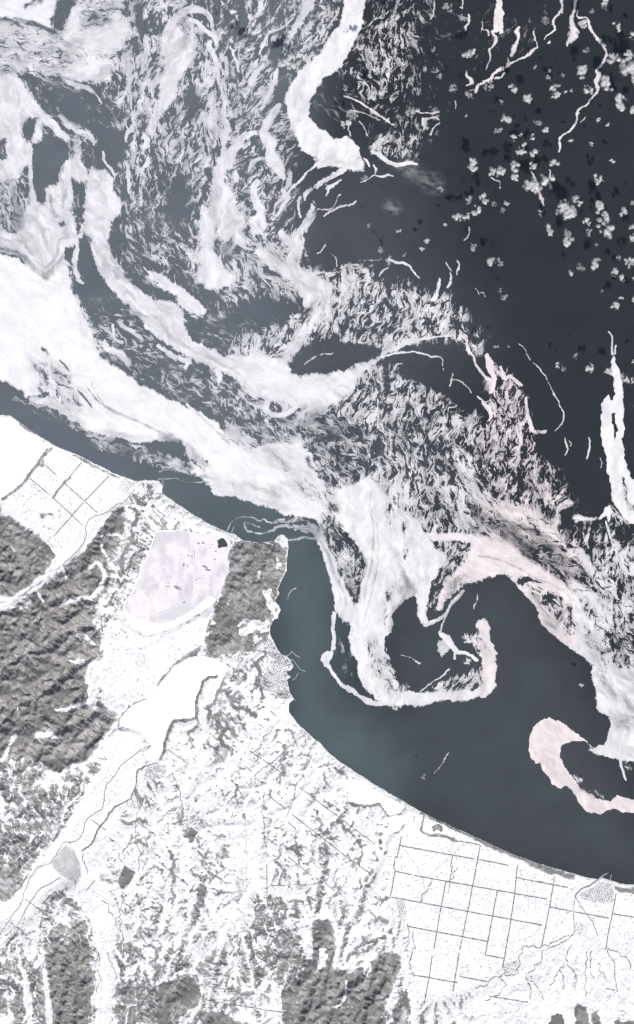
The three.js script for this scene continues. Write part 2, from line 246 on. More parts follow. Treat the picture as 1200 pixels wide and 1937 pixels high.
LL([795, 1537, 2, 830, 1554, 2.5, 870, 1573, 3, 905, 1591, 4], { f: 0.62 }); LL([905, 1590, 4, 945, 1609, 5, 985, 1624, 5, 1015, 1637, 6, 1050, 1651, 7, 1085, 1660, 5], { f: 0.95, t: 0.6 }); LL([1166, 1681, 4, 1182, 1684, 6, 1200, 1687, 7], { f: 1, t: 0.4 });
LL([800, 1545, 2, 797, 1572, 2.5, 818, 1578, 2.5, 838, 1583, 3, 864, 1591, 2.5], { f: 0.95 }); LP([822, 1560, 838, 1562, 840, 1572, 830, 1576, 820, 1572], { f: 1 }, 1);
LL([90, 851, 3, 78, 868, 4, 58, 898, 4, 34, 925, 3, 4, 944, 2], { f: 0.9, t: 0.85 }); LL([138, 862, 2, 170, 878, 3, 205, 895, 3, 228, 902, 2], { f: 0.75, t: 0.8 }); LL([34, 803, 1.5, 50, 812, 2, 66, 822, 1.5], { f: 1, t: 0.8 });
LL([80, 880, 4, 85, 862, 4, 98, 850, 3], { f: 0.85, t: 0.8 }); LL([100, 940, 2.5, 120, 915, 3, 132, 902, 2.5], { f: 0.95, t: 0.7 });
LP([168, 1292, 190, 1296, 192, 1312, 178, 1345, 164, 1340, 170, 1315], { f: 0.1, e: 40, q: 0 }, 3); LL([105, 1342, 4, 130, 1342, 5, 152, 1330, 5], { f: 0 }); LL([130, 1250, 2, 145, 1252, 5, 158, 1254, 4], { f: 0, e: 60 }); LL([150, 1202, 6, 165, 1206, 5, 180, 1220, 4], { f: 0.05 }); LL([72, 1392, 8, 90, 1388, 7, 105, 1394, 6], { f: 0.05 }); LL([30, 1390, 4, 15, 1420, 5, 5, 1435, 6], { f: 0.1 });
LL([170, 1075, 4, 185, 1065, 4, 198, 1092, 5, 180, 1125, 6, 150, 1132, 6, 125, 1138, 5], { f: 0.05 }); LL([118, 1080, 3, 125, 1095, 2], { f: 0 }); LL([62, 1110, 3, 75, 1125, 3, 85, 1145, 2], { f: 0.1 }); LL([60, 1135, 4, 40, 1148, 5], { f: 0.2 });
LL([190, 1015, 3, 215, 1012, 4, 230, 1020, 3], { f: 0.1 }); LL([192, 1030, 2, 200, 1050, 3, 220, 1075, 3, 255, 1085, 3], { f: 0.1 });
// shores of reed and alder round the lakes
for (const k of ['notoro', 'abashiri', 'tofutsu']) { const q = LAKES[k], n = q.length / 2, p = []; for (let i = 0; i <= n; i++) p.push(q[2 * (i % n)], q[2 * (i % n) + 1], 1.7); LL(p, { f: k === 'notoro' ? 0.56 : 0.6, t: 0.85 }, 0.6); }
for (const p of [[411, 1279, 2.5, 395, 1282, 3, 384, 1290, 2.5, 381, 1305, 2.5, 373, 1318, 3, 370, 1340, 3.5, 371, 1358, 2.5, 350, 1363, 2], [345, 1362, 3, 326, 1366, 4, 322, 1376, 3, 315, 1396, 3, 311, 1418, 3, 302, 1438, 2], [300, 1296, 2, 313, 1280, 2.5, 328, 1262, 2, 346, 1248, 2.5], [424, 1288, 2, 418, 1302, 3, 412, 1312, 3, 408, 1328, 3], [226, 1362, 2, 236, 1348, 2, 252, 1332, 2, 278, 1322, 1.8], [280, 1428, 2, 284, 1415, 2, 290, 1412, 2]]) LL(p, { f: 0.98, t: 0.7 });
LL([662, 1519, 2, 680, 1526, 2.5, 700, 1525, 2, 720, 1522, 2.5, 732, 1542, 2], { f: 0.98, t: 0.6 }); LL([635, 1452, 2, 648, 1460, 3, 658, 1472, 3], { f: 0.9, t: 0.8 }); LL([602, 1452, 1.5, 620, 1448, 1.5, 640, 1441, 1.5], { f: 0.9, t: 0.7 });
for (const key of ['e', 'k']) {                                        // the upland rises gently from the plains
  const c = LF.c[key], { w, h } = LF, r = 6, b = new Float32Array(LF.n);
  for (let pass = 0; pass < 2; pass++) {
    for (let j = 0; j < h; j++) { let s = 0; for (let k = -r; k <= r; k++) s += c[j * w + Math.min(w - 1, Math.max(0, k))]; for (let i = 0; i < w; i++) { b[j * w + i] = s / (2 * r + 1); s += c[j * w + Math.min(w - 1, i + r + 1)] - c[j * w + Math.max(0, i - r)]; } }
    for (let i = 0; i < w; i++) { let s = 0; for (let k = -r; k <= r; k++) s += b[Math.min(h - 1, Math.max(0, k)) * w + i]; for (let j = 0; j < h; j++) { c[j * w + i] = s / (2 * r + 1); s += b[Math.min(h - 1, j + r + 1) * w + i] - b[Math.max(0, j - r) * w + i]; } }
  }
}
LP(LAND, { m: 1 }, 1.2, 0.16);
for (const k in LAKES) LP(LAKES[k], { e: 2, k: 0, q: 0 }, 1.5, 0.11);
log('land traced');
// running water: erosion of the upland toward the rivers, lakes and sea
const RIVERS = [
  [285, 1410, 262, 1422, 240, 1440, 222, 1460, 202, 1485, 196, 1525, 167, 1547, 159, 1572, 142, 1592, 110, 1610, 70, 1640, 57, 1660, 47, 1685, 27, 1727, 0, 1760],
  [300, 1442, 262, 1457, 258, 1480, 250, 1510, 220, 1525, 203, 1550, 183, 1575, 155, 1610, 160, 1650, 205, 1690, 220, 1740, 190, 1800, 190, 1937],
  [548, 1345, 520, 1360, 500, 1380, 480, 1420, 470, 1440], [546, 1335, 535, 1370, 540, 1400, 520, 1440, 480, 1470], [620, 1420, 590, 1440, 575, 1480, 545, 1510, 500, 1540, 470, 1550, 430, 1548, 380, 1548], [495, 1545, 490, 1600, 485, 1680, 440, 1725, 420, 1790],
  [352, 1442, 330, 1460, 345, 1500, 340, 1570, 358, 1600, 355, 1680, 360, 1740, 330, 1800], [645, 1440, 610, 1460, 560, 1540, 540, 1600], [655, 1518, 625, 1580, 600, 1680, 590, 1760, 560, 1850], [730, 1600, 700, 1660, 660, 1740, 630, 1800, 600, 1900], [745, 1700, 735, 1760, 700, 1850],
  [1127, 1662, 1095, 1685, 1085, 1730, 1085, 1765, 1030, 1800, 995, 1844, 960, 1870, 930, 1937], [1091, 1700, 1130, 1767, 1150, 1790, 1165, 1860, 1165, 1937], [300, 1205, 240, 1240, 200, 1270, 170, 1288], [60, 1105, 20, 1145, 0, 1155], [60, 1105, 120, 1070, 165, 1010, 180, 975, 240, 940, 262, 912], [95, 1680, 55, 1710, 25, 1765, 0, 1795], [370, 1240, 395, 1215], [190, 1238, 150, 1252, 105, 1290, 70, 1320, 30, 1335, 0, 1372], [178, 1182, 125, 1195, 80, 1225, 40, 1240, 0, 1268], [182, 1140, 140, 1122, 100, 1135], [170, 1292, 140, 1325, 118, 1372, 85, 1405, 60, 1440], [40, 1240, 30, 1200, 10, 1170], [512, 1198, 490, 1165, 472, 1130, 480, 1090, 495, 1050], [432, 1085, 455, 1080, 470, 1060], [420, 1125, 445, 1140, 460, 1165], [60, 1108, 45, 1070, 30, 1030, 22, 1000], [84, 1084, 72, 1050, 62, 1020], [0, 1075, 20, 1080], [190, 1385, 140, 1430, 90, 1440], [118, 1372, 90, 1350, 80, 1325], [80, 1225, 60, 1190, 55, 1150], [120, 1172, 130, 1150], [190, 1000, 150, 1062], [172, 1937, 150, 1880, 140, 1820, 125, 1770], [100, 1937, 115, 1880, 112, 1820], [560, 1937, 575, 1890, 600, 1850], [610, 1937, 640, 1880, 670, 1850, 700, 1830], [660, 1937, 690, 1890, 725, 1850], [190, 1800, 150, 1860, 130, 1937], [215, 1790, 255, 1850, 260, 1937], [330, 1800, 310, 1860, 315, 1937], [420, 1790, 400, 1850, 390, 1937], [440, 1725, 470, 1800, 480, 1870, 500, 1937], [485, 1680, 520, 1740, 535, 1800], [600, 1680, 640, 1700, 650, 1760, 630, 1850, 640, 1937], [340, 1570, 310, 1620, 290, 1680, 280, 1760], [255, 1590, 262, 1650, 240, 1720], [355, 1680, 380, 1720, 400, 1760], [380, 1548, 400, 1500, 440, 1480], [345, 1500, 380, 1460, 400, 1420], [30, 1790, 45, 1850, 60, 1937], [84, 1800, 92, 1880, 96, 1937], [700, 1850, 680, 1937], [735, 1760, 745, 1850, 730, 1937], [560, 1540, 530, 1580, 520, 1640], [205, 1600, 230, 1640, 262, 1690], [0, 1480, 60, 1500, 120, 1560], [0, 1570, 60, 1580, 110, 1575], [255, 1090, 200, 1092, 180, 1060], [240, 1170, 180, 1150], [225, 1360, 180, 1345, 150, 1365, 118, 1372], [545, 1240, 500, 1232, 470, 1240, 438, 1262],
];
const EF = new Field(-60, LY0, 1260, LY1, 2, { h: 0 }, 0);
{
  const { w, h, n } = EF, H = EF.c.h, base = new Uint8Array(n), Kf = new Float32Array(n), UP = new Float32Array(n);
  for (let j = 0, i = 0; j < h; j++) for (let k = 0; k < w; k++, i++) {
    const x = EF.x0 + k * 2, y = EF.y0 + j * 2, e = LF.at('e', x, y), m = LF.at('m', x, y);
    H[i] = e * (e > 120 ? 0.5 : 1) * (0.7 + 0.6 * fbm(x / 60, y / 60, 201, 4)) + (hsh(k, j, 5) - 0.5) * (1 + e * 0.05) + (fbm(x / 11, y / 11, 203, 3) - 0.5) * e * (e > 120 ? 0.55 : 0.12) + 0.09 * sst(30, 60, e) * (1 - sst(120, 160, e)) * Math.max(0, (y - 1330) * 0.94 - (x - 420) * 0.36);
    Kf[i] = LF.at('k', x, y) * (0.7 + 0.6 * fbm(x / 9, y / 9, 207, 2)); UP[i] = e * sst(95, 170, e) * (0.55 + 0.9 * fbm(x / 45, y / 45, 209, 2));
    if (m < 0) { H[i] = -6; base[i] = 1; } else if (e < 4) { H[i] = 1; base[i] = 1; } else H[i] = Math.max(2, H[i]);
    if (y > LY1 - 4) base[i] = base[i];
  }
  for (const r of RIVERS) {
    let len = 0;
    for (let k = 0; k + 3 < r.length; k += 2) {
      const L = Math.hypot(r[k + 2] - r[k], r[k + 3] - r[k + 1]), s = Math.ceil(L / 1.0);
      for (let t = 0; t <= s; t++) {
        len += L / s; let x = r[k] + (r[k + 2] - r[k]) * t / s, y = r[k + 1] + (r[k + 3] - r[k + 1]) * t / s;
        x += (fbm(x / 14, y / 14, 301, 3) - 0.5) * 10; y += (fbm(x / 14, y / 14, 311, 3) - 0.5) * 10;
        const a = Math.round((x - EF.x0) / 2), b = Math.round((y - EF.y0) / 2); if (a < 0 || b < 0 || a >= w || b >= h) continue;
        const i = b * w + a; if (!base[i]) { H[i] = Math.min(H[i], 3 + len * 0.11); base[i] = 1; }
      }
    }
  }
  const nb = [-w - 1, -w, -w + 1, -1, 1, w - 1, w, w + 1], nd = [1.414, 1, 1.414, 1, 1, 1.414, 1, 1.414];
  const rec = new Int32Array(n), rd = new Float32Array(n), order = new Int32Array(n), A = new Float32Array(n), done = new Uint8Array(n), fill = new Float32Array(n), heap = new Int32Array(n + 1);
  const m = 0.46, DT = 1;
  for (let it = 0; it < 34; it++) {
    // flood the map upward from rivers, lakes and sea, so that every place drains
    let hs = 0, oc = 0; done.fill(0);
    const push = (i) => { let q = ++hs; while (q > 1) { const p = q >> 1; if (fill[heap[p]] <= fill[i]) break; heap[q] = heap[p]; q = p; } heap[q] = i; };
    const pop = () => { const top = heap[1], last = heap[hs--]; let q = 1; for (;;) { let c = q * 2; if (c > hs) break; if (c < hs && fill[heap[c + 1]] < fill[heap[c]]) c++; if (fill[heap[c]] >= fill[last]) break; heap[q] = heap[c]; q = c; } heap[q] = last; return top; };
    for (let i = 0; i < n; i++) { const x = i % w, y = (i / w) | 0; if (base[i] || ((x === 0 || x === w - 1 || y === h - 1) && H[i] < 30)) { fill[i] = H[i]; done[i] = 1; rec[i] = i; rd[i] = 1; push(i); } }
    if (!hs) break;
    while (hs) {
      const i = pop(); order[oc++] = i; const x = i % w, y = (i / w) | 0;
      if (rec[i] !== i) { let bs = 0.2 * (fill[i] - fill[rec[i]]) / rd[i]; for (let q = 0; q < 8; q++) { const xx = x + ((q < 3 ? q : q < 5 ? (q === 3 ? 0 : 2) : q - 5) - 1); if (xx < 0 || xx >= w) continue; const v = i + nb[q]; if (v < 0 || v >= n || done[v] !== 2) continue; const s = (fill[i] - fill[v]) / nd[q] * (0.65 + 0.7 * hsh(i, q, 77)); if (s > bs) { bs = s; rec[i] = v; rd[i] = nd[q]; } } }
      done[i] = 2;
      for (let q = 0; q < 8; q++) { const xx = x + ((q < 3 ? q : q < 5 ? (q === 3 ? 0 : 2) : q - 5) - 1); if (xx < 0 || xx >= w) continue; const v = i + nb[q]; if (v < 0 || v >= n || done[v]) continue; done[v] = 1; rec[v] = i; rd[v] = nd[q]; fill[v] = Math.max(H[v], fill[i] + 0.02); push(v); }
    }
    A.fill(1); for (let q = oc - 1; q >= 0; q--) { const i = order[q]; if (rec[i] !== i) A[rec[i]] += A[i]; }
    for (let q = 0; q < oc; q++) { const i = order[q]; if (base[i] || rec[i] === i) continue; H[i] += 0.016 * Math.min(300, UP[i]); const F = 0.05 * Kf[i] * Math.pow(A[i], m) * DT / rd[i]; const hn = (H[i] + F * H[rec[i]]) / (1 + F); H[i] = hn; if (H[i] < H[rec[i]]) H[i] = H[rec[i]] + 0.02; }
    if (it % 2) for (let j = 1; j < h - 1; j++) for (let k = 1; k < w - 1; k++) { const i = j * w + k; if (!base[i]) H[i] += (UP[i] > 60 ? 0.06 : 0.05) * (0.25 * (H[i - 1] + H[i + 1] + H[i - w] + H[i + w]) - H[i]); }
  }
  EF.A = A;
  // wooded gullies: a belt along every incised channel of the upland
  const G = EF.c.g = new Float32Array(n), V = EF.c.v = new Float32Array(n);
  for (let j = 3; j < h - 3; j++) for (let k = 3; k < w - 3; k++) {
    const i = j * w + k, a = A[i]; if (a > 260) { const r = 0.25 + 0.22 * Math.log(a / 260); for (let v = -2; v <= 2; v++) for (let u = -2; u <= 2; u++) { const z = sst(r + 0.9, r - 0.3, Math.hypot(u, v)), q = i + v * w + u; if (z > V[q]) V[q] = z; } }
    if (a < 18 || base[i]) continue; const x = EF.x0 + k * 2, y = EF.y0 + j * 2, keep = fbm(x / 38, y / 38, 211, 3);
    if (keep < 0.32) continue;
    const r = (a > 3500 ? 0.9 : 0.9 + 0.5 * Math.log(a / 18)) * (0.45 + 0.8 * fbm(x / 8, y / 8, 213, 2)) * sst(0.3, 0.55, keep) / 2 + 0.26, R = Math.ceil(r);
    for (let v = -R; v <= R; v++) for (let u = -R; u <= R; u++) { const d = Math.hypot(u, v), s = sst(r + 0.5, Math.max(0, r - 0.4), d), q = i + v * w + u; if (s > G[q]) G[q] = s; }
  }
}
log('erosion');
const RELIEF = 1.6;
const heightAt = (x, y) => {                                        // metres above the sea
  const m = LF.at('m', x, y);
  if (m < -0.9) return -8;
  const hgt = EF.at('h', x, y), u = Math.max(0, hgt);
  const z = 2.2 + u * mix(1.3, RELIEF, sst(60, 150, u)) + (fbm(x / 5, y / 5, 401, 3) - 0.5) * Math.min(26, 0.16 * u) + (vn(x / 14, y / 14, 405) - 0.5) * 1.2;
  return m < 0.98 ? mix(-8, Math.min(z, 6), sst(-0.9, 0.98, m)) : z;
};
const LW = LF.w, LH = LF.h, GH = new Float32Array(LF.n), LAKE = new Float32Array(LF.n);
for (let j = 0, i = 0; j < LH; j++) for (let k = 0; k < LW; k++, i++) { GH[i] = heightAt(LF.x0 + 2 * k, LF.y0 + 2 * j); if (LF.c.e[i] < 4 && LF.c.m[i] > 0) GH[i] = 1.2; }
const groundAt = (x, y) => LF.at(GH, x, y);
{
  const use = new Int32Array(LF.n).fill(-1), p = [], c = [], idx = []; let nv = 0;
  const v = i => { if (use[i] < 0) { const k = i % LW, j = (i / LW) | 0, x = LF.x0 + 2 * k, y = LF.y0 + 2 * j; use[i] = nv++; p.push(X(x), GH[i], Z(y)); const s = 0.87 - 0.06 * vn(x / 9, y / 9, 411) - 0.05 * vn(x / 2.4, y / 2.4, 413) - 0.05 * hsh(Math.floor((x + y * 0.2) / 11), Math.floor((y - x * 0.2) / 13), 415); const beach = LF.c.m[i] < 0.8 ? 0.75 : 1; c.push(s * beach, s * 0.995 * beach, s * 1.0 * beach); } return use[i]; };
  for (let j = 0; j < LH - 1; j++) for (let k = 0; k < LW - 1; k++) { const i = j * LW + k; if (GH[i] < -7 && GH[i + 1] < -7 && GH[i + LW] < -7 && GH[i + LW + 1] < -7) continue; const a = v(i), b = v(i + 1), d = v(i + LW), e = v(i + LW + 1); if ((j + k) & 1) idx.push(a, d, b, b, d, e); else idx.push(a, d, e, a, e, b); }
  const g = new THREE.BufferGeometry(); g.setAttribute('position', new THREE.Float32BufferAttribute(p, 3)); g.setAttribute('color', new THREE.Float32BufferAttribute(c, 3)); g.setIndex(idx); g.computeVertexNormals();
  add(new THREE.Mesh(g, MLAND), 'terrain', { kind: 'structure', label: 'snow covered coastal land with fields, valleys and hills', category: 'land' });
  const out = new THREE.Shape([[-60, 742], [-1500, 100], [-7000, 100], [-7000, 8200], [8200, 8200], [8200, 1800], [1800, 1790], [1260, 1700], [1260, 2000], [-60, 2000]].map(q => new THREE.Vector2(X(q[0]), -Z(q[1]))));
  const og = new THREE.ExtrudeGeometry(out, { depth: 12, bevelEnabled: false }); og.rotateX(-Math.PI / 2); og.translate(0, -4, 0);
  add(new THREE.Mesh(og, mat({ color: new THREE.Color(0.86, 0.86, 0.86) })), 'terrain', { kind: 'structure', label: 'snow plain running on beyond the mapped land', category: 'land' });
  log('terrain triangles ' + idx.length / 3);
}
// woods: leafless canopy standing on the relief
{
  const streak = (x, y) => { const a = x < 230 ? 0.6 : 0.36, wx = x + (fbm(x / 25, y / 25, 811, 3) - 0.5) * 26, u = (wx * Math.cos(a) + y * Math.sin(a)), v = (-wx * Math.sin(a) + y * Math.cos(a)), n = 0.62 * fbm(u / 6, v / 30, 813, 4) + 0.38 * fbm(u / 3, v / 4, 815, 2), r = fbm(x / 70, y / 70, 817, 2); return sst(0.535, 0.62, n + (r - 0.5) * 0.2 + 0.02 * sst(1600, 1850, y)); };
  const f = new Float32Array(LF.n), ang = 0.22, ca = Math.cos(ang), sa = Math.sin(ang);
  for (let j = 1; j < LH - 1; j++) for (let k = 1; k < LW - 1; k++) {
    const i = j * LW + k, x = LF.x0 + 2 * k, y = LF.y0 + 2 * j;
    if (LF.c.m[i] < 0.9 || LF.c.e[i] < 4) { f[i] = -1; continue; }
    const sx = (GH[i + 1] - GH[i - 1]) / (4 * M), sy = (GH[i + LW] - GH[i - LW]) / (4 * M), sl = Math.hypot(sx, sy), q = LF.c.q[i];
    // plots of felled or planted wood have straight sides
    const wx = x + (fbm(x / 40, y / 40, 421, 2) - 0.5) * 8, wy = y + (fbm(x / 40, y / 40, 431, 2) - 0.5) * 8, th = ang + (x > 450 ? -0.55 : 0.35) * sst(1937, 1500, y), cc = Math.cos(th), ss = Math.sin(th);
    const u = (wx * cc + wy * ss) / 6.5, v = (-wx * ss + wy * cc) / 8.5, plot = hsh(Math.floor(u), Math.floor(v), 17) - 0.5, plot2 = hsh(Math.floor(u / 2.3), Math.floor(v / 2.1), 19) - 0.5;
    const mid = 1 - Math.min(1, Math.abs(LF.c.f[i] - 0.5) * 2);
    f[i] = LF.c.f[i] - 0.5 + (plot * 0.5 + plot2 * 0.4) * mid + (fbm(x / 7, y / 7, 441, 3) - 0.5) * 0.5 * (0.25 + mid) + q * (LF.c.e[i] < 130 ? 1.5 * Math.max(sst(0.2, 0.36, sl) * 0.6, EF.at('g', x + (vn(x / 4, y / 4, 455) - 0.5) * 4, y + (vn(x / 4, y / 4, 457) - 0.5) * 4)) - 0.1 : 0.75 * (sst(0.07, 0.3, sl) - 0.35) * (0.25 + mid) - 0.95 * EF.at('v', x, y) * sst(0.3, 0.6, fbm(x / 20, y / 20, 459, 2))) - (1 - q) * 0.05 + (LF.c.e[i] < 150 ? q * mix(0.25, 0.5, sst(1640, 1800, y)) * streak(x, y) : 0) + (vn(x / 2.2, y / 2.2, 449) - 0.5) * (0.08 + 0.3 * mid);
  }
  for (let k = 0; k < LF.n; k++) if (f[k] === 0) f[k] = -0.01;
  const res = slabs(LF, f, (i, x, y) => groundAt(x, y) + 15 + (hsh(i, 3, 451) - 0.5) * 6, (x, y, z) => y - 30, (i, x, y, c) => {
    const t = LF.c.t[i], s = 0.3 * fbm(x / 18, y / 18, 461, 3) + 0.1 + 0.2 * vn(x / 3, y / 3, 463) + 0.2 * hsh(i, 1, 465), u = (x * ca + y * sa) / 9, v = (-x * sa + y * ca) / 7, con = hsh(Math.floor(u), Math.floor(v), 469) * 0.45 + fbm(x / 30, y / 30, 467, 3) > 0.68 ? 0.62 : 1;
    const b = (0.15 + 0.2 * s + 0.13 * (t - 0.5)) * con, o = 0.7 * (1 - sst(0.0, 0.42, f[i])) + 0.06 * hsh(i, 2, 471); c[0] = mix(b * 1.045, 0.8, o); c[1] = mix(b, 0.8, o); c[2] = mix(b * 0.965, 0.82, o);   // open edges of the woods: snow between the trees
  }, () => 1);
  for (const m of res.values()) { add(new THREE.Mesh(m.g, MFOREST), 'forest', { kind: 'stuff', label: 'leafless grey woods on hills, gullies and shores', category: 'forest' }); log('forest triangles ' + m.g.index.count / 3); }
}
// frozen lakes
{
  const N = 512, d = new Uint8Array(N * N * 4), mott = new THREE.DataTexture(d, N, N);   // wind packed snow over lake ice
  for (let j = 0; j < N; j++) for (let i = 0; i < N; i++) { const a = fbm(i / 40 + 0.5 * fbm(i / 30, j / 30, 905, 2), j / 70, 901, 5), b = fbm((i + j * 0.4) / 9, j / 30, 903, 3), v = 1 - 0.10 * sst(0.35, 0.72, a) - 0.05 * b - (Math.abs(fbm(i / 60, j / 60, 907, 4) - 0.5) < 0.006 ? 0.12 : 0), k = (j * N + i) * 4; d[k] = 255 * v; d[k + 1] = 255 * Math.max(0, v - 0.004); d[k + 2] = 255 * Math.min(1, v + 0.008); d[k + 3] = 255; }
  mott.colorSpace = THREE.SRGBColorSpace; mott.magFilter = THREE.LinearFilter; mott.wrapS = mott.wrapT = THREE.RepeatWrapping; mott.repeat.set(1 / 11000, 1 / 11000); mott.needsUpdate = true;
  const lake = (pts, label, c, tex) => {
    const v = [], n = pts.length / 2; const sh = [];
    for (let k = 0; k < n; k++) { const a = k * 2, b = ((k + 1) % n) * 2; for (let s = 0; s < 4; s++) { let x = mix(pts[a], pts[b], s / 4), y = mix(pts[a + 1], pts[b + 1], s / 4); x = edge(x, 0, 1200, 60); x += (vn(x / 6, y / 6, 501) - 0.5) * 3; y += (vn(x / 6, y / 6, 503) - 0.5) * 3; sh.push(new THREE.Vector2(X(x), -Z(y))); } }
    const g = new THREE.ExtrudeGeometry(new THREE.Shape(sh), { depth: 1.2, bevelEnabled: false }); g.rotateX(-Math.PI / 2); g.translate(0, 1.3, 0);
    const m = mat({ color: c, roughness: 0.75, map: tex || null }); return add(new THREE.Mesh(g, m), 'lake', { kind: 'structure', label, category: 'lake' });
  };
  lake(LAKES.saroma, 'snow white frozen lagoon at left edge behind the coast', new THREE.Color(0.9, 0.9, 0.9));
  const no = lake(LAKES.notoro, 'pale lilac frozen lake between the western hills and the cape', new THREE.Color(0.81, 0.77, 0.785), mott);
  lake(LAKES.abashiri, 'snow white frozen lake south of the lilac lake', new THREE.Color(0.9, 0.9, 0.9));
  lake(LAKES.tofutsu, 'snow white long lagoon behind the southern beach', new THREE.Color(0.9, 0.9, 0.9));
  lake(LAKES.inner, 'small snow white pond below the long southern lagoon', new THREE.Color(0.9, 0.9, 0.9));
  // openings and cracks of the lilac lake
  const blob = (x, y, a, b, th, nm, m, lift) => { const sh = []; for (let k = 0; k < 28; k++) { const t = k / 28 * 6.283, r = 0.72 + 0.56 * vn(Math.cos(t) * 2 + x, Math.sin(t) * 2 + y, 511); const u = a * r * Math.cos(t), w = b * r * Math.sin(t); sh.push(new THREE.Vector2(X(x + u * Math.cos(th) - w * Math.sin(th)), -Z(y + u * Math.sin(th) + w * Math.cos(th)))); } const g = new THREE.ShapeGeometry(new THREE.Shape(sh)); g.rotateX(-Math.PI / 2); g.translate(0, lift, 0); add(new THREE.Mesh(g, m), nm, undefined, no); };
  blob(420, 1027, 10, 10, 0, 'water_opening', MDARK, 2.9);
  for (const [x, y, a, b, t] of [[385, 1027, 3, 2, 0], [376, 1028, 2.5, 1.6, 0.4], [408, 1043, 2, 1.5, 0], [357, 1051, 3.5, 1, 0], [388, 1072, 6, 2, 0.5], [394, 1078, 5, 2.2, 0.2], [406, 1058, 2.5, 0.8, 0], [337, 1112, 9, 3, 0.45], [349, 1140, 4, 1.2, 0], [348, 1068, 1.5, 4, 0.2], [355, 1070, 1.2, 3, 0], [318, 1109, 3, 0.8, 0], [368, 1047, 0.7, 9, 0.05], [402, 1030, 1.2, 1.2, 0], [398, 1036, 1.4, 1, 0], [371, 1097, 1.2, 1.6, 0]]) blob(x, y, a, b, t, 'thin_ice_patch', new THREE.MeshStandardMaterial({ color: new THREE.Color(0.26, 0.26, 0.28), roughness: 0.5 }), 2.8);
  for (const [p, m] of [[[[236, 1150], [250, 1164], [275, 1175], [305, 1179], [335, 1171], [365, 1153], [395, 1128], [408, 1138], [385, 1160], [335, 1191], [280, 1204], [244, 1186], [236, 1165]], mat({ color: new THREE.Color(0.88, 0.88, 0.88) })], [[[300, 1158], [320, 1152], [345, 1140], [372, 1148], [350, 1160], [320, 1172], [300, 1170]], mat({ color: new THREE.Color(0.6, 0.59, 0.62) })]]) { const g = new THREE.ShapeGeometry(new THREE.Shape(new THREE.SplineCurve(p.map(q => new THREE.Vector2(X(q[0]), -Z(q[1])))).getPoints(40))); g.rotateX(-Math.PI / 2); g.translate(0, m.color.r > 0.7 ? 2.6 : 2.7, 0); add(new THREE.Mesh(g, m), 'snow_drift', undefined, no); }
}
// strips that follow the ground: windbreaks, tree lines, rivers, roads, breakwaters
function strip(pts, hw, ht, o = {}) {
  const q = []; for (let k = 0; k + 3 < pts.length; k += 2) { const L = Math.hypot(pts[k + 2] - pts[k], pts[k + 3] - pts[k + 1]), s = Math.max(1, Math.ceil(L / (o.step || 2.2))); for (let t = 0; t < s; t++) q.push([mix(pts[k], pts[k + 2], t / s), mix(pts[k + 1], pts[k + 3], t / s)]); } q.push([pts[pts.length - 2], pts[pts.length - 1]]);
  const j = o.jit || 0; if (j) for (const a of q) { const x = a[0], y = a[1]; a[0] += (fbm(x / 7, y / 7, 601, 2) - 0.5) * j; a[1] += (fbm(x / 7, y / 7, 607, 2) - 0.5) * j; }
  const p = [], c = [], idx = [], rg = o.rough ?? 0.35, col = o.col || [0.15, 0.145, 0.14];
  q.forEach((a, k) => {
    const b = q[Math.max(0, k - 1)], d = q[Math.min(q.length - 1, k + 1)]; let dx = d[0] - b[0], dy = d[1] - b[1]; const l = Math.hypot(dx, dy) || 1; dx /= l; dy /= l;
    const wa = hw * (1 + rg * (rnd() - 0.5) * 2), wb = hw * (1 + rg * (rnd() - 0.5) * 2), g = o.level !== undefined ? o.level : Math.max(1, groundAt(a[0], a[1])), s = 0.85 + 0.3 * rnd();
    const top = g + ht * (1 + 0.3 * (rnd() - 0.5)), low = g - 8;
    const L = [a[0] - dy * wa, a[1] + dx * wa], R = [a[0] + dy * wb, a[1] - dx * wb];
    p.push(X(L[0]), low, Z(L[1]), X(mix(a[0], L[0], 0.8)), top, Z(mix(a[1], L[1], 0.8)), X(mix(a[0], R[0], 0.8)), top * 1, Z(mix(a[1], R[1], 0.8)), X(R[0]), low, Z(R[1]));
    for (let e = 0; e < 4; e++) c.push(col[0] * s, col[1] * s, col[2] * s);
    if (k) { const u = (k - 1) * 4, v = k * 4; for (let e = 0; e < 3; e++) idx.push(u + e, u + e + 1, v + e, u + e + 1, v + e + 1, v + e); }
    if (k === 0) idx.push(0, 2, 1, 0, 3, 2); if (k === q.length - 1) { const v = k * 4; idx.push(v, v + 1, v + 2, v, v + 2, v + 3); }
  });
  const g = new THREE.BufferGeometry(); g.setAttribute('position', new THREE.Float32BufferAttribute(p, 3)); g.setAttribute('color', new THREE.Float32BufferAttribute(c, 3)); g.setIndex(idx); g.computeVertexNormals(); return g;
}
const CRACKS = [[238, 1162, 262, 1158, 300, 1162, 322, 1155, 345, 1140, 347, 1120, 337, 1111], [345, 1140, 375, 1150, 398, 1140], [347, 1118, 350, 1080, 362, 1040, 366, 1015], [300, 1110, 318, 1106, 330, 1108], [372, 1100, 400, 1092, 424, 1098], [280, 1090, 310, 1070, 330, 1040], [395, 1060, 410, 1050, 425, 1052]];
const MSTRIP = mat({ vertexColors: true, roughness: 1, side: THREE.DoubleSide });
const where = (x, y) => x < 250 && y < 1030 ? 'the northwestern plain' : x > 735 && y > 1580 ? 'the gridded southeastern plain' : x < 320 ? 'the southwestern river plain' : y > 1850 ? 'the southern terrace' : 'the dissected upland south of the bay';
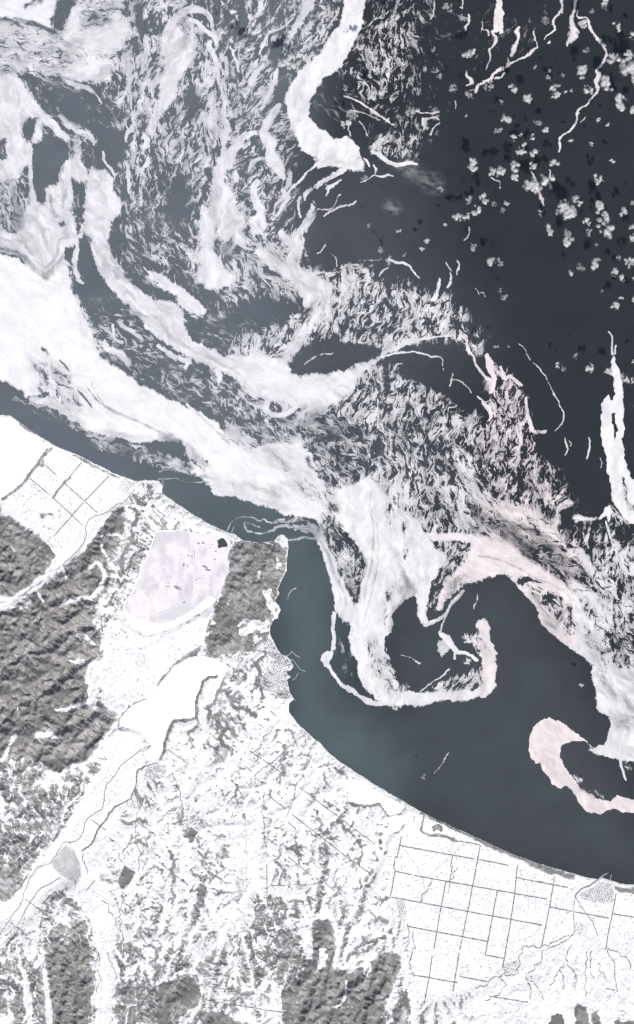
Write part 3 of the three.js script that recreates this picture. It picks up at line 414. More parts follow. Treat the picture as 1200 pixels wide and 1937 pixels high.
const WB = [[758, 1600, 897, 1625], [748, 1648, 780, 1655], [783, 1656, 900, 1677], [900, 1677, 1035, 1701], [740, 1697, 900, 1727], [900, 1727, 1025, 1750], [770, 1752, 922, 1781], [782, 1844, 865, 1859], [870, 1847, 922, 1857], [975, 1660, 1075, 1679], [907, 1626, 962, 1637], [1040, 1716, 1082, 1724], [1087, 1725, 1152, 1737], [1160, 1729, 1200, 1735], [919, 1807, 955, 1813], [925, 1884, 1000, 1896], [865, 1591, 900, 1596, 909, 1599],
  [760, 1582, 756, 1602, 752, 1620, 748, 1622, 745, 1640, 748, 1646, 744, 1668, 742, 1682, 737, 1700], [856, 1620, 853, 1637, 856, 1640, 851, 1667], [844, 1667, 834, 1720, 821, 1795], [818, 1808, 812, 1850, 802, 1902], [909, 1599, 900, 1647, 884, 1730, 870, 1797], [869, 1803, 857, 1875], [941, 1685, 930, 1745, 920, 1797, 918, 1808], [979, 1636, 974, 1690, 966, 1745, 957, 1799, 951, 1831], [1050, 1657, 1040, 1716, 1025, 1790], [1166, 1690, 1157, 1737, 1150, 1770, 1146, 1797],
  [600, 1515, 650, 1552, 710, 1597], [600, 1577, 655, 1620, 700, 1652], [615, 1670, 634, 1686], [505, 1502, 540, 1530], [552, 1540, 600, 1577], [582, 1500, 600, 1515], [500, 1582, 525, 1600], [545, 1620, 590, 1657], [300, 1630, 357, 1675], [472, 1420, 508, 1444, 540, 1467], [567, 1490, 582, 1500], [317, 1417, 352, 1442], [172, 1550, 200, 1570], [272, 1502, 300, 1522], [257, 1552, 295, 1580], [230, 1704, 250, 1717], [47, 1700, 77, 1722], [21, 1745, 52, 1770], [162, 1687, 180, 1665], [510, 1675, 540, 1675], [555, 1673, 597, 1672], [505, 1635, 506, 1715], [395, 1866, 440, 1873], [380, 1890, 455, 1902, 535, 1915],
  [57, 905, 95, 937], [100, 941, 157, 994], [122, 914, 160, 948], [162, 950, 185, 970], [207, 900, 160, 949], [158, 951, 102, 1015], [85, 879, 107, 899], [155, 875, 134, 900], [545, 1555, 560, 1568], [1147, 1870, 1163, 1873], [280, 1440, 268, 1458]];
{
  const ends = (x, y) => x < 250 && y < 1030 ? ['northwest', 'northern', 'of the northwestern plain'] : 0;
  WB.forEach((p, k) => {
    const x = (p[0] + p[p.length - 2]) / 2, y = (p[1] + p[p.length - 1]) / 2, L = Math.hypot(p[0] - p[p.length - 2], p[1] - p[p.length - 1]), ew = Math.abs(p[0] - p[p.length - 2]) > Math.abs(p[1] - p[p.length - 1]);
    const near = [['the coast of the bay', 800, 1545], ['the river mouth town', 1130, 1690], ['the lower edge of the picture', 850, 1930], ['the right edge', 1195, 1730], ['the long southern lagoon', 715, 1510], ['the airfield', 253, 1530], ['the round valley town', 130, 1635], ['the white frozen lake', 300, 1350], ['the lagoon at left', 40, 900], ['the western hills', 90, 1010], ['the cape hills', 480, 1300], ['the wooded southern hills', 640, 1850], ['the twin grid crossing', 880, 1725]].sort((a, b) => Math.hypot(a[1] - x, a[2] - y) - Math.hypot(b[1] - x, b[2] - y))[0];
    add(new THREE.Mesh(strip(p, x > 735 ? 0.95 : 0.75, 16, { rough: 0.55, col: [0.17, 0.17, 0.172] }), MSTRIP), 'windbreak', { label: `${L > 110 ? 'long' : L > 45 ? 'middling' : 'short'} dark ${ew ? 'crosswise' : 'lengthwise'} tree windbreak near ${near[0]} on ${where(x, y)}`.replace('dissected upland south of the bay', 'upland').replace('gridded southeastern', 'gridded').replace('the lower edge of the picture', 'the bottom edge'), category: 'windbreak', group: 'windbreaks between the snow fields' });
  });
  const ROWS = [
    [1149, 1782, 1150, 1795, 1162, 1825, 1166, 1850, 1166, 1875, 1160, 1885], [1150, 1792, 1170, 1805, 1187, 1812, 1192, 1825, 1190, 1837], [1112, 1800, 1107, 1840, 1109, 1885], [1090, 1845, 1089, 1875], [1080, 1785, 1070, 1820, 1060, 1835, 1050, 1850, 1039, 1872], [995, 1845, 1005, 1875, 1004, 1892], [1000, 1856, 1010, 1857, 1018, 1866, 1025, 1880, 1029, 1890], [900, 1872, 922, 1860, 935, 1850, 950, 1845, 975, 1842], [1087, 1762, 1080, 1772, 1060, 1785, 1045, 1792, 1028, 1800, 1025, 1817, 1012, 1830, 998, 1842], [1075, 1770, 1050, 1780, 1030, 1790, 1010, 1792, 990, 1788], [988, 1790, 983, 1812, 980, 1835, 978, 1842], [1118, 1800, 1116, 1830, 1120, 1848], [1132, 1818, 1135, 1835, 1148, 1850], [1060, 1836, 1066, 1850, 1067, 1872], [1070, 1815, 1085, 1838, 1090, 1850], [945, 1850, 960, 1862, 945, 1880, 920, 1892], [770, 1748, 776, 1775, 770, 1790, 768, 1800], [782, 1760, 784, 1790, 780, 1805, 775, 1830, 782, 1844], [866, 1642, 858, 1655, 852, 1665, 846, 1690], [816, 1662, 812, 1680, 800, 1695, 795, 1705], [300, 1555, 318, 1535, 345, 1525], [575, 1390, 560, 1400, 530, 1430, 500, 1452, 480, 1470], [597, 1405, 588, 1420, 578, 1445], [520, 1375, 500, 1395, 488, 1420, 472, 1428], [590, 1428, 575, 1460, 560, 1490, 552, 1520, 540, 1545], [500, 1500, 496, 1540, 500, 1580, 505, 1620], [325, 1460, 335, 1480, 345, 1510, 340, 1530], [258, 1580, 240, 1600, 225, 1620, 232, 1630], [264, 1500, 262, 1530, 256, 1560, 255, 1590, 265, 1610, 262, 1650], [160, 1612, 158, 1630, 168, 1648, 165, 1655], [195, 1700, 215, 1735, 225, 1760], [220, 1700, 228, 1730, 230, 1762, 235, 1790], [190, 1800, 185, 1830, 192, 1850, 180, 1880], [205, 1800, 215, 1835, 222, 1850], [270, 1740, 266, 1770, 280, 1790],
  ];
  ROWS.forEach((p, k) => add(new THREE.Mesh(strip(p, 0.75, 12, { jit: 9, rough: 0.9, col: [0.2, 0.195, 0.19] }), MSTRIP), 'tree_row', { label: `winding dark row of streamside trees on ${where(p[0], p[1])}`.replace('dissected upland south of the bay', 'upland'), category: 'tree row', group: `streamside tree rows on ${where(p[0], p[1])}` }));
  const RIV = [
    ['narrow dark winding river leaving the lower end of the white lake', [287, 1412, 275, 1411, 262, 1422, 250, 1432, 240, 1440, 230, 1447, 222, 1460, 210, 1475, 202, 1485, 198, 1500, 196, 1525, 192, 1532, 167, 1547, 160, 1557, 159, 1572, 150, 1587, 142, 1592, 120, 1594, 110, 1610, 93, 1635, 70, 1640, 57, 1660, 47, 1685, 40, 1712, 27, 1727, 10, 1752, 0, 1770], 0.85],
    ['broad dark river bed between the white lake and the valley town', [300, 1442, 277, 1448, 262, 1457, 258, 1465, 258, 1480, 252, 1500, 248, 1511, 235, 1518, 220, 1525, 208, 1537, 203, 1550, 190, 1562, 183, 1575, 175, 1595, 155, 1610], 1.9],
    ['thin river crossing the lower left fields', [115, 1660, 97, 1672, 77, 1680, 55, 1710, 40, 1737, 25, 1765, 0, 1792], 1.0],
    ['dark river reaching the sea beside the eastern town', [1150, 1651, 1130, 1665, 1115, 1676, 1100, 1680, 1091, 1690, 1089, 1697], 1.5],
    ['thin brown western branch of the eastern river', [1089, 1697, 1085, 1720, 1086, 1740, 1087, 1760, 1083, 1770], 0.7],
    ['thin grey eastern branch of the eastern river', [1090, 1698, 1097, 1712, 1107, 1725, 1122, 1745, 1128, 1760, 1131, 1770], 0.8],
    ['dark outlet stream from the white lake through the harbour town', [438, 1262, 425, 1250, 434, 1243, 450, 1250, 452, 1240, 470, 1237, 490, 1230, 505, 1236, 520, 1234, 535, 1239, 545, 1239], 0.9],
    ['meandering stream on the northwestern plain', [255, 925, 235, 950, 215, 958, 205, 968, 185, 975, 170, 982, 162, 998, 164, 1010, 160, 1025, 150, 1040, 128, 1060, 110, 1075, 85, 1085, 65, 1102, 60, 1112, 40, 1132, 0, 1152], 0.8],
  ];
  for (const [l, p, w] of RIV) add(new THREE.Mesh(strip(p, w, 2.5, { jit: 3, rough: 0.25, col: [0.16, 0.165, 0.175] }), MSTRIP), 'river', { kind: 'structure', label: l, category: 'river' });
  const ROADS = [[110, 1562, 130, 1564, 150, 1580, 165, 1590, 180, 1592, 195, 1588, 205, 1578], [363, 1525, 368, 1550, 373, 1568, 380, 1580], [440, 1585, 475, 1579], [100, 1555, 115, 1562, 120, 1585], [0, 1650, 60, 1600, 120, 1560, 200, 1470, 226, 1395], [145, 1665, 200, 1700, 220, 1716], [455, 1500, 465, 1560, 468, 1620, 465, 1700], [300, 1001, 340, 1004, 400, 1012], [260, 1195, 310, 1195, 350, 1175, 395, 1150], [760, 1600, 790, 1640, 800, 1660, 805, 1690, 785, 1720], [862, 1567, 858, 1590, 850, 1620, 808, 1660], [980, 1640, 998, 1680, 1000, 1720], [600, 1640, 640, 1690, 655, 1700]];
  for (const p of ROADS) add(new THREE.Mesh(strip(p, 0.42, 1.2, { rough: 0.1, col: [0.3, 0.3, 0.31] }), MSTRIP), 'road', { kind: 'structure', label: 'thin grey cleared road across the snow', category: 'road' });
  const BW = [['bent northern breakwater with a round head at the harbour town', [543, 1240, 548, 1238, 552, 1232, 560, 1240, 568, 1243]], ['long slanting breakwater reaching out from the harbour town', [548, 1250, 553, 1247, 562, 1258, 568, 1266, 578, 1270]], ['detached breakwater south of the harbour town docks', [564, 1273, 560, 1282, 553, 1287]], ['slanting jetty at the eastern river mouth', [1132, 1662, 1142, 1655, 1150, 1652]], ['short upright jetty right of the eastern river mouth', [1154, 1665, 1157, 1654]], ['jetty at the outlet of the lilac lake', [438, 1008, 443, 996]], ['jetty at the lagoon mouth in the far left', [14, 794, 18, 785]], ['corner pier below the cape coast', [308, 908, 309, 920, 303, 917]], ['small headland pier south of the harbour town', [553, 1322, 560, 1324]]];
  for (const [l, p] of BW) add(new THREE.Mesh(strip(p, 0.5, 6, { rough: 0.1, level: 1.5, col: [0.5, 0.5, 0.5] }), MSTRIP), 'breakwater', { label: 'grey ' + l, category: 'breakwater' });
  // airfield
  const af = new THREE.Group(); const rw = (p, n) => add(new THREE.Mesh(strip(p, 0.42, 1.4, { rough: 0.05, col: [0.28, 0.28, 0.29] }), MSTRIP), n, undefined, af);
  rw([254, 1500, 247.5, 1553], 'runway_edge'); rw([258.5, 1500, 252, 1555], 'runway_edge'); for (const t of [0, 0.2, 0.4, 0.6, 0.8, 1]) rw([mix(254, 247.5, t), mix(1500, 1553, t), mix(258.5, 252, t), mix(1500, 1555, t)], 'taxiway'); rw([248, 1521, 249, 1530], 'apron');
  add(af, 'airfield', { label: 'narrow outlined runway with cross taxiways beside the dark river', category: 'airfield' });
  // oval practice track in the western woods
  const tr = []; for (let k = 0; k <= 24; k++) { const t = k / 24 * 6.283; const u = 5.5 * Math.cos(t), v = 16 * Math.sin(t); tr.push(178 + u * 0.93 - v * -0.34 * -1, 1318 + u * 0.34 * -1 * -1 + v * 0.93); }
  add(new THREE.Mesh(strip(tr, 0.5, 2, { rough: 0.1, col: [0.4, 0.39, 0.38] }), MSTRIP), 'race_track', { label: 'grey oval track in a white clearing of the western woods', category: 'track' });
}
{ const no = scene.getObjectByName('lake_001'); for (const p of CRACKS) add(new THREE.Mesh(strip(p, 0.35, 0.6, { level: 2.6, jit: 5, rough: 0.8, col: [0.86, 0.85, 0.86] }), MSTRIP), 'pressure_ridge', undefined, no); }
// towns: small roofs, and the stubs of hedges in the fields
{
  const box = new THREE.BoxGeometry(1, 1, 1), q = new THREE.Quaternion(), up = new THREE.Vector3(0, 1, 0), mx = new THREE.Matrix4(), col = new THREE.Color();
  const town = (pts, dens, ang, label) => {
    let xa = 1e9, xb = -1e9, ya = 1e9, yb = -1e9; for (let k = 0; k < pts.length; k += 2) { xa = Math.min(xa, pts[k]); xb = Math.max(xb, pts[k]); ya = Math.min(ya, pts[k + 1]); yb = Math.max(yb, pts[k + 1]); }
    const hit = (x, y) => { let inn = false; for (let k = 0, l = pts.length - 2; k < pts.length; l = k, k += 2) if ((pts[k + 1] > y) !== (pts[l + 1] > y) && x < (pts[l] - pts[k]) * (y - pts[k + 1]) / (pts[l + 1] - pts[k + 1]) + pts[k]) inn = !inn; return inn; };
    const n = Math.round((xb - xa) * (yb - ya) * dens), list = [];
    for (let k = 0; k < n; k++) { const x = xa + rnd() * (xb - xa), y = ya + rnd() * (yb - ya); if (!hit(x + gau() * 2, y + gau() * 2) || LF.at('m', x, y) < 0.9) continue; const u = (x * Math.cos(-ang) + y * Math.sin(-ang)) / 3.1, v = (-x * Math.sin(-ang) + y * Math.cos(-ang)) / 4.4; if (u - Math.floor(u) < 0.3 || v - Math.floor(v) < 0.22 || rnd() > 0.35 + 1.1 * fbm(x / 9, y / 9, 711, 2)) continue; list.push([x, y]); }
    const im = new THREE.InstancedMesh(box, mat({ color: new THREE.Color(1, 1, 1) }), list.length);
    list.forEach(([x, y], k) => { q.setFromAxisAngle(up, ang + (rnd() < 0.5 ? Math.PI / 2 : 0)); const h = 8 + 8 * rnd(), s = 12 + 26 * rnd() * rnd(); mx.compose(new THREE.Vector3(X(x), groundAt(x, y) + h / 2 - 2, Z(y)), q, new THREE.Vector3(s * 1.6, h, s)); im.setMatrixAt(k, mx); const b = 0.11 + 0.45 * rnd() * rnd(), u = rnd() < 0.3 ? 0.05 : 0; im.setColorAt(k, col.setRGB(b, b, b + u)); });
    add(im, 'town_buildings', { kind: 'stuff', label, category: 'town' });
  };
  town([480, 1215, 500, 1205, 515, 1213, 528, 1234, 548, 1247, 553, 1262, 545, 1290, 548, 1310, 553, 1322, 540, 1326, 520, 1312, 500, 1304, 478, 1297, 494, 1280, 515, 1266, 520, 1246, 500, 1236, 485, 1236], 3.2, 0.4, 'dense grey harbour town on the coast below the cape hills');
  town([275, 1452, 300, 1446, 316, 1452, 312, 1470, 290, 1478, 274, 1468], 2.2, 0.5, 'small grey town at the lower end of the white lake');
  town([97, 1632, 110, 1612, 125, 1600, 140, 1608, 150, 1630, 154, 1655, 146, 1668, 125, 1662, 105, 1646], 3.4, 0.65, 'round grey valley town on the southwestern river plain');
  town([1096, 1690, 1120, 1680, 1136, 1668, 1156, 1672, 1162, 1690, 1160, 1706, 1145, 1709, 1120, 1706, 1100, 1700], 2.6, -0.2, 'grey town beside the eastern river mouth');
  town([748, 1704, 762, 1702, 770, 1720, 766, 1745, 756, 1742], 1.8, -0.2, 'small grey village on western side of the gridded plain');
  town([440, 1662, 475, 1660, 478, 1688, 448, 1690], 1.1, 0.1, 'sparse village in the valley of the upland');
  town([1086, 1745, 1112, 1748, 1108, 1772, 1090, 1770], 1.1, -0.2, 'sparse village south of the eastern town');
  town([950, 1825, 978, 1815, 978, 1838, 955, 1842], 1.6, -0.2, 'small village south of the gridded plain');
  town([568, 1378, 590, 1390, 590, 1402, 572, 1396], 1.4, 0.7, 'small coastal village south of the harbour town');
  town([236, 903, 256, 912, 240, 935, 222, 925], 1.0, 0.7, 'small port village on the northwestern coast');
  town([430, 1242, 450, 1240, 450, 1252, 434, 1252], 1.2, 0.3, 'small settlement where the lake outlet loops');
  town([115, 1660, 165, 1680, 150, 1690, 120, 1675], 0.7, 0.65, 'loose houses below the round valley town');
  // field hedges, farmsteads and lone trees: too small to tell one from another
  const im = new THREE.InstancedMesh(box, mat({ color: new THREE.Color(1, 1, 1) }), 9000); let k = 0;
  while (k < 9000) {
    const x = -55 + rnd() * 1310, y = 800 + rnd() * 1190; if (LF.at('m', x, y) < 0.95) continue; const i = Math.round((y - LF.y0) / 2) * LW + Math.round((x - LF.x0) / 2); if (LF.c.e[i] < 4 || LF.c.f[i] > 0.3) continue;
    const a = x > 735 ? 0.19 * -1 : x < 250 && y < 1030 ? 0.75 : 0.62, cl = fbm(x / 30, y / 30, 701, 2); if (rnd() > sst(0.38, 0.7, cl) + (x > 735 && y > 1580 ? 0.4 : 0.12)) continue;
    const long = rnd() < 0.55; q.setFromAxisAngle(up, -a + (rnd() < 0.5 ? Math.PI / 2 : 0) + gau() * 0.05);
    mx.compose(new THREE.Vector3(X(x), groundAt(x, y) + 4, Z(y)), q, new THREE.Vector3(long ? 70 + 220 * rnd() : 28 + 36 * rnd(), 12, long ? 11 + 11 * rnd() : 28 + 30 * rnd())); im.setMatrixAt(k, mx); const b = 0.1 + 0.17 * rnd(); im.setColorAt(k, col.setRGB(b, b * 0.98, b)); k++;
  }
  add(im, 'field_hedges', { kind: 'stuff', label: 'specks of hedges, farmsteads and lone trees in the snow fields', category: 'hedges' });
}
log('land built');
// ---------- drifting sea ice ----------
const IF = new Field(-60, -60, 1260, 1700, 1.0, { d: 0, t: 0.72, fx: -0.9, fy: 0, g: 0, wm: 0 }, 1);
IF.lab = new Int16Array(IF.n); const REG = new Uint8Array(IF.n);
const KIND = [null];
const K = (n, label, category, group) => KIND.push({ n, label, category, group }) - 1;
const P = (pts, d, t, f, ang, lab, wm) => IF.poly(pts, { d, ...(t === undefined ? {} : { t }), ...(wm === undefined ? {} : { wm }) }, f > 1.2 ? f * 1.9 : f, ang, lab);
const L = (pts, d, t, f, lab, wm) => IF.line(pts, { d, ...(t === undefined ? {} : { t }), ...(wm === undefined ? {} : { wm }) }, f, lab);
const W = 1.3;   // closed ice

// scattered brash first, region by region (outline, cover, tone, soft edge, grain direction in degrees)
P([0, 0, 250, 0, 240, 300, 160, 460, 0, 460], 0.2, 0.62, 20, 60);
P([225, 0, 330, 0, 420, 60, 480, 180, 500, 330, 470, 480, 300, 500, 240, 440, 225, 250], 0.42, 0.66, 22, 100);
P([255, 180, 330, 200, 330, 330, 300, 460, 240, 420, 235, 300], 0.40, 0.66, 18, 98);
P([400, 0, 545, 0, 540, 110, 490, 200, 440, 160, 410, 60], 0.26, 0.7, 18, 115);
P([430, 150, 520, 160, 490, 260, 430, 330, 400, 300], 0.40, 0.66, 16, 118);
P([330, 150, 410, 130, 440, 250, 400, 380, 330, 400, 315, 260], 0.44, 0.68, 16, 96);
P([300, 330, 400, 330, 400, 400, 370, 470, 310, 480, 250, 440, 240, 340], 0.22, 0.68, 20, 92);
P([215, 430, 300, 460, 330, 540, 290, 560, 240, 520], 0.20, 0.66, 14, 55);
P([300, 430, 380, 430, 385, 540, 330, 530, 300, 480], 0.36, 0.68, 14, 60);
P([430, 440, 560, 440, 600, 530, 590, 570, 520, 560, 470, 565, 430, 590, 400, 570], 0.52, 0.62, 16, 38);
P([455, 260, 560, 290, 560, 400, 540, 470, 470, 420, 450, 330], 0.3, 0.66, 18, 130);
P([500, 200, 560, 210, 560, 300, 500, 290], 0.3, 0.6, 12, 150);
P([555, 0, 655, 0, 640, 50, 600, 105, 560, 135, 545, 60], 0.4, 0.72, 14, 125);
// north-centre: fine slanting filaments
P([690, 20, 795, 0, 800, 120, 790, 240, 740, 245, 660, 190, 640, 140, 670, 80], 0.24, 0.72, 26, 118);
P([755, 20, 790, 20, 785, 60, 735, 110, 715, 90], 0.36, 0.74, 14, 110);
P([715, 60, 755, 70, 755, 160, 730, 160, 700, 120], 0.36, 0.74, 16, 105);
P([660, 125, 705, 105, 730, 150, 715, 165, 680, 165], 0.34, 0.72, 12, 60);
P([595, 150, 650, 160, 690, 190, 670, 240, 610, 235, 590, 190], 0.12, 0.6, 14, 40);
P([770, 0, 860, 0, 845, 100, 820, 200, 790, 250, 770, 150], 0.17, 0.66, 24, 70); P([840, 0, 930, 0, 900, 120, 860, 200, 830, 120], 0.07, 0.66, 22, 20);
P([705, 255, 790, 258, 790, 308, 735, 305, 700, 290], 0.4, 0.74, 9, 108);
P([780, 210, 835, 212, 830, 265, 800, 270], 0.2, 0.76, 10, 150);
P([895, 30, 1035, 20, 1040, 70, 960, 120, 905, 130], 0.1, 0.72, 14, 110);
// between the coastal band and the middle band
P([150, 540, 235, 575, 300, 650, 400, 710, 470, 750, 560, 790, 590, 850, 490, 840, 420, 790, 300, 740, 200, 680, 165, 610], 0.26, 0.6, 12, 30);
P([420, 700, 480, 745, 560, 770, 610, 790, 590, 840, 500, 840, 440, 800, 400, 770, 380, 720], 0.38, 0.5, 12, 50);
P([340, 600, 480, 580, 530, 600, 500, 650, 460, 680, 420, 660, 370, 640], 0.24, 0.64, 12, 20);
P([430, 630, 500, 625, 540, 620, 520, 680, 440, 672], 0.4, 0.7, 10, 100);
// the fans in the centre
P([580, 535, 640, 512, 690, 502, 705, 530, 760, 535, 800, 548, 850, 555, 895, 605, 915, 645, 905, 668, 870, 640, 800, 640, 730, 668, 690, 658, 645, 650, 600, 655, 580, 610], 0.43, 0.76, 12, 112);
P([590, 540, 640, 515, 690, 505, 700, 530, 650, 580, 640, 640, 600, 655], 0.58, 0.8, 18, 112);
P([610, 780, 680, 725, 730, 690, 760, 705, 830, 735, 895, 785, 905, 800, 960, 830, 1005, 850, 1050, 890, 1085, 960, 1030, 975, 960, 940, 900, 900, 860, 900, 800, 920, 740, 900, 690, 930, 650, 925, 600, 900, 585, 845], 0.36, 0.7, 14, 112);
P([600, 790, 660, 770, 700, 830, 690, 900, 650, 925, 610, 905, 585, 845], 0.34, 0.52, 16, 40);
P([640, 730, 700, 700, 740, 700, 730, 770, 690, 800, 650, 780], 0.44, 0.74, 14, 112);
P([720, 720, 790, 722, 850, 755, 905, 795, 910, 850, 840, 850, 800, 800, 730, 790], 0.52, 0.7, 14, 108);
P([840, 780, 905, 800, 980, 850, 960, 880, 880, 870], 0.46, 0.74, 14, 110);
P([790, 850, 870, 850, 900, 880, 870, 900, 800, 900], 0.3, 0.66, 14, 60);
P([720, 800, 790, 800, 800, 880, 760, 920, 710, 900], 0.38, 0.72, 14, 70);
P([925, 690, 958, 704, 992, 735, 1003, 780, 1008, 815, 1005, 860, 970, 872, 925, 868, 903, 850, 905, 800, 920, 790, 925, 755], 0.42, 0.78, 10, 100, undefined, 0.8);
P([900, 860, 1010, 850, 1050, 900, 1070, 960, 1030, 980, 960, 945, 905, 910], 0.28, 0.72, 16, 108, undefined, 0.6);
P([700, 900, 790, 900, 800, 1000, 780, 1010, 740, 960, 690, 940], 0.7, 0.74, 14, 80);
P([785, 900, 830, 890, 905, 930, 920, 1010, 860, 1030, 800, 1020], 0.46, 0.66, 12, 75);
// the pack in the east
P([1075, 985, 1130, 975, 1200, 985, 1200, 1060, 1130, 1060, 1085, 1040], 0.2, 0.76, 14, 105);
P([1060, 1020, 1110, 1030, 1200, 1050, 1200, 1250, 1130, 1260, 1100, 1200, 1080, 1130], 0.5, 0.72, 14, 70);
P([900, 950, 960, 975, 1030, 1005, 1085, 1050, 1120, 1090, 1090, 1110, 1050, 1080, 1000, 1060, 930, 1035, 900, 1020], 0.62, 0.36, 10, 30);

// top left
const kNW = K('ice_field', 'swirling white ice field filling the top left corner of the sea', 'sea ice');
P([0, 35, 60, 45, 110, 62, 140, 30, 165, 0, 226, 0, 236, 30, 248, 45, 244, 66, 228, 92, 212, 110, 206, 152, 160, 152, 118, 150, 80, 138, 40, 130, 0, 132], 0.83, 0.68, 6, 15, kNW);
P([0, 80, 110, 92, 150, 110, 90, 132, 0, 130], 0.78, 0.6, 8, 10);
P([128, 55, 136, 16, 152, 14, 150, 50, 132, 74, 118, 72], W, 0.86, 4, 100, kNW);
P([150, 60, 200, 50, 236, 42, 247, 50, 243, 66, 228, 90, 200, 96, 160, 82], W, 0.84, 7, 10, kNW);
P([118, 146, 150, 130, 190, 118, 208, 112, 206, 152, 160, 154], W, 0.82, 5, 160, kNW);
P([165, 24, 190, 18, 208, 22, 205, 34, 185, 40, 172, 34], 0.15, 0.4, 7, 0);
P([0, 0, 122, 0, 106, 17, 97, 36, 99, 52, 85, 53, 62, 40, 42, 37, 20, 33, 0, 33], W, 0.92, 3, 15, K('ice_tongue', 'thick bright white ice tongue in the extreme upper left corner', 'sea ice'));
P([38, 14, 58, 2, 78, 0, 82, 6, 62, 10, 48, 18], 0.2, 0.4, 4, 150);
P([104, 20, 122, 0, 150, 0, 136, 14, 126, 34, 118, 55, 106, 40], 0.02, 0.4, 3);
L([0, 36, 3, 40, 40, 4, 70, 48, 4, 105, 60, 4], 0.4, 0.3, 0.5, undefined);
L([118, 152, 3, 145, 162, 4, 168, 168, 4, 182, 180, 3, 192, 194, 1], W, 0.8, 0.4, K('ice_ribbon', 'short white ribbon trailing southeast below the top left swirling field', 'sea ice'));
P([60, 150, 118, 150, 125, 172, 100, 182, 80, 170], 0.45, 0.3, 8, 30);
P([60, 150, 120, 165, 180, 185, 220, 210, 200, 240, 120, 240, 90, 200], 0.1, 0.5, 12, 35);
// left: the bent arm
const kBend = K('ice_band', 'bent white ice arm at left edge forking below the top field', 'sea ice');
P([0, 150, 15, 139, 30, 143, 47, 160, 60, 185, 80, 205, 100, 225, 115, 240, 131, 255, 135, 266, 124, 268, 104, 254, 94, 243, 80, 233, 76, 240, 78, 258, 72, 275, 64, 282, 60, 300, 50, 312, 38, 330, 20, 342, 0, 342, 0, 318, 14, 300, 12, 262, 0, 255], W, 0.78, 3, 70, kBend);
P([42, 236, 55, 219, 70, 222, 71, 240, 60, 264, 50, 272, 41, 258], 0.06, 0.5, 3);
L([110, 205, 3, 122, 228, 4, 140, 240, 6, 160, 252, 7, 175, 262, 7, 178, 272, 4], 0.95, 0.72, 0.6, K('ice_ribbon', 'ragged ice ribbon slanting along the upper side of the bent arm', 'sea ice'));
P([137, 262, 160, 262, 155, 295, 140, 300], 0.6, 0.6, 6, 95);
P([60, 270, 110, 265, 128, 280, 115, 300, 114, 340, 92, 350, 86, 384, 70, 384, 62, 350, 66, 300], 0.01, 0.5, 4);
P([178, 246, 210, 240, 232, 250, 242, 275, 225, 310, 195, 330, 180, 300], 0.01, 0.5, 5);
P([88, 180, 170, 190, 175, 225, 120, 215], 0.07, 0.5, 8);
P([0, 345, 40, 340, 62, 380, 66, 430, 30, 445, 0, 440], 0.55, 0.5, 10, 75);
L([57, 285, 3, 58, 320, 4, 58, 350, 4, 62, 380, 6, 66, 405, 7], 1, 0.72, 0.5, K('ice_ribbon', 'upright ice ribbon beside dark pool at left, above the grey chevron', 'sea ice'));
// the chevron
const kV = K('ice_field', 'marbled grey and white chevron of ice above the broad coastal band', 'sea ice');
P([48, 400, 60, 384, 84, 388, 88, 356, 100, 350, 114, 345, 116, 326, 119, 314, 130, 302, 152, 302, 164, 320, 166, 338, 155, 343, 146, 339, 136, 339, 131, 350, 136, 370, 138, 381, 133, 392, 120, 398, 123, 410, 136, 402, 141, 425, 136, 440, 141, 450, 137, 465, 120, 470, 124, 490, 128, 520, 132, 545, 88, 535, 60, 508, 30, 475, 0, 458, 0, 440, 30, 440, 50, 430], W, 0.74, 3, 60, kV);
P([110, 425, 122, 420, 124, 428, 116, 430], 0.05, 0.5, 2);
L([118, 318, 3, 116, 340, 4, 122, 365, 5, 118, 390, 4], W, 0.42, 0.5, kV);
L([95, 370, 3, 98, 395, 3, 106, 410, 3], W, 0.45, 0.5, kV);
L([132, 330, 2, 132, 350, 4, 136, 372, 3], W, 0.9, 0.4, kV);
L([128, 310, 6, 128, 325, 6, 122, 335, 4], W, 0.88, 0.4, kV);
L([0, 462, 4, 30, 478, 4, 60, 502, 6, 86, 524, 9, 104, 506, 5, 120, 484, 3], W, 0.34, 0.6, kV);
L([0, 450, 3, 30, 455, 3, 55, 475, 3, 85, 505, 3, 110, 480, 3, 112, 455, 3, 128, 450, 3], W, 0.55, 0.6, kV);
L([128, 400, 4, 135, 420, 5, 142, 445, 5, 150, 465, 4, 143, 485, 5, 143, 510, 5, 152, 530, 4, 158, 536, 2], W, 0.74, 0.5, K('ice_ribbon', 'wavering ice ribbon hanging from the right side of the chevron', 'sea ice'));
P([150, 445, 178, 448, 176, 470, 184, 505, 200, 540, 172, 545, 155, 530, 150, 500], 0.02, 0.5, 4);
P([135, 345, 152, 342, 160, 352, 160, 395, 150, 420, 140, 400, 138, 370], 0.1, 0.6, 4, 100);
L([166, 395, 3, 164, 415, 4, 156, 432, 4, 152, 445, 5], 0.9, 0.72, 0.5);
P([128, 540, 200, 548, 230, 580, 200, 600, 150, 585], 0.08, 0.6, 6);

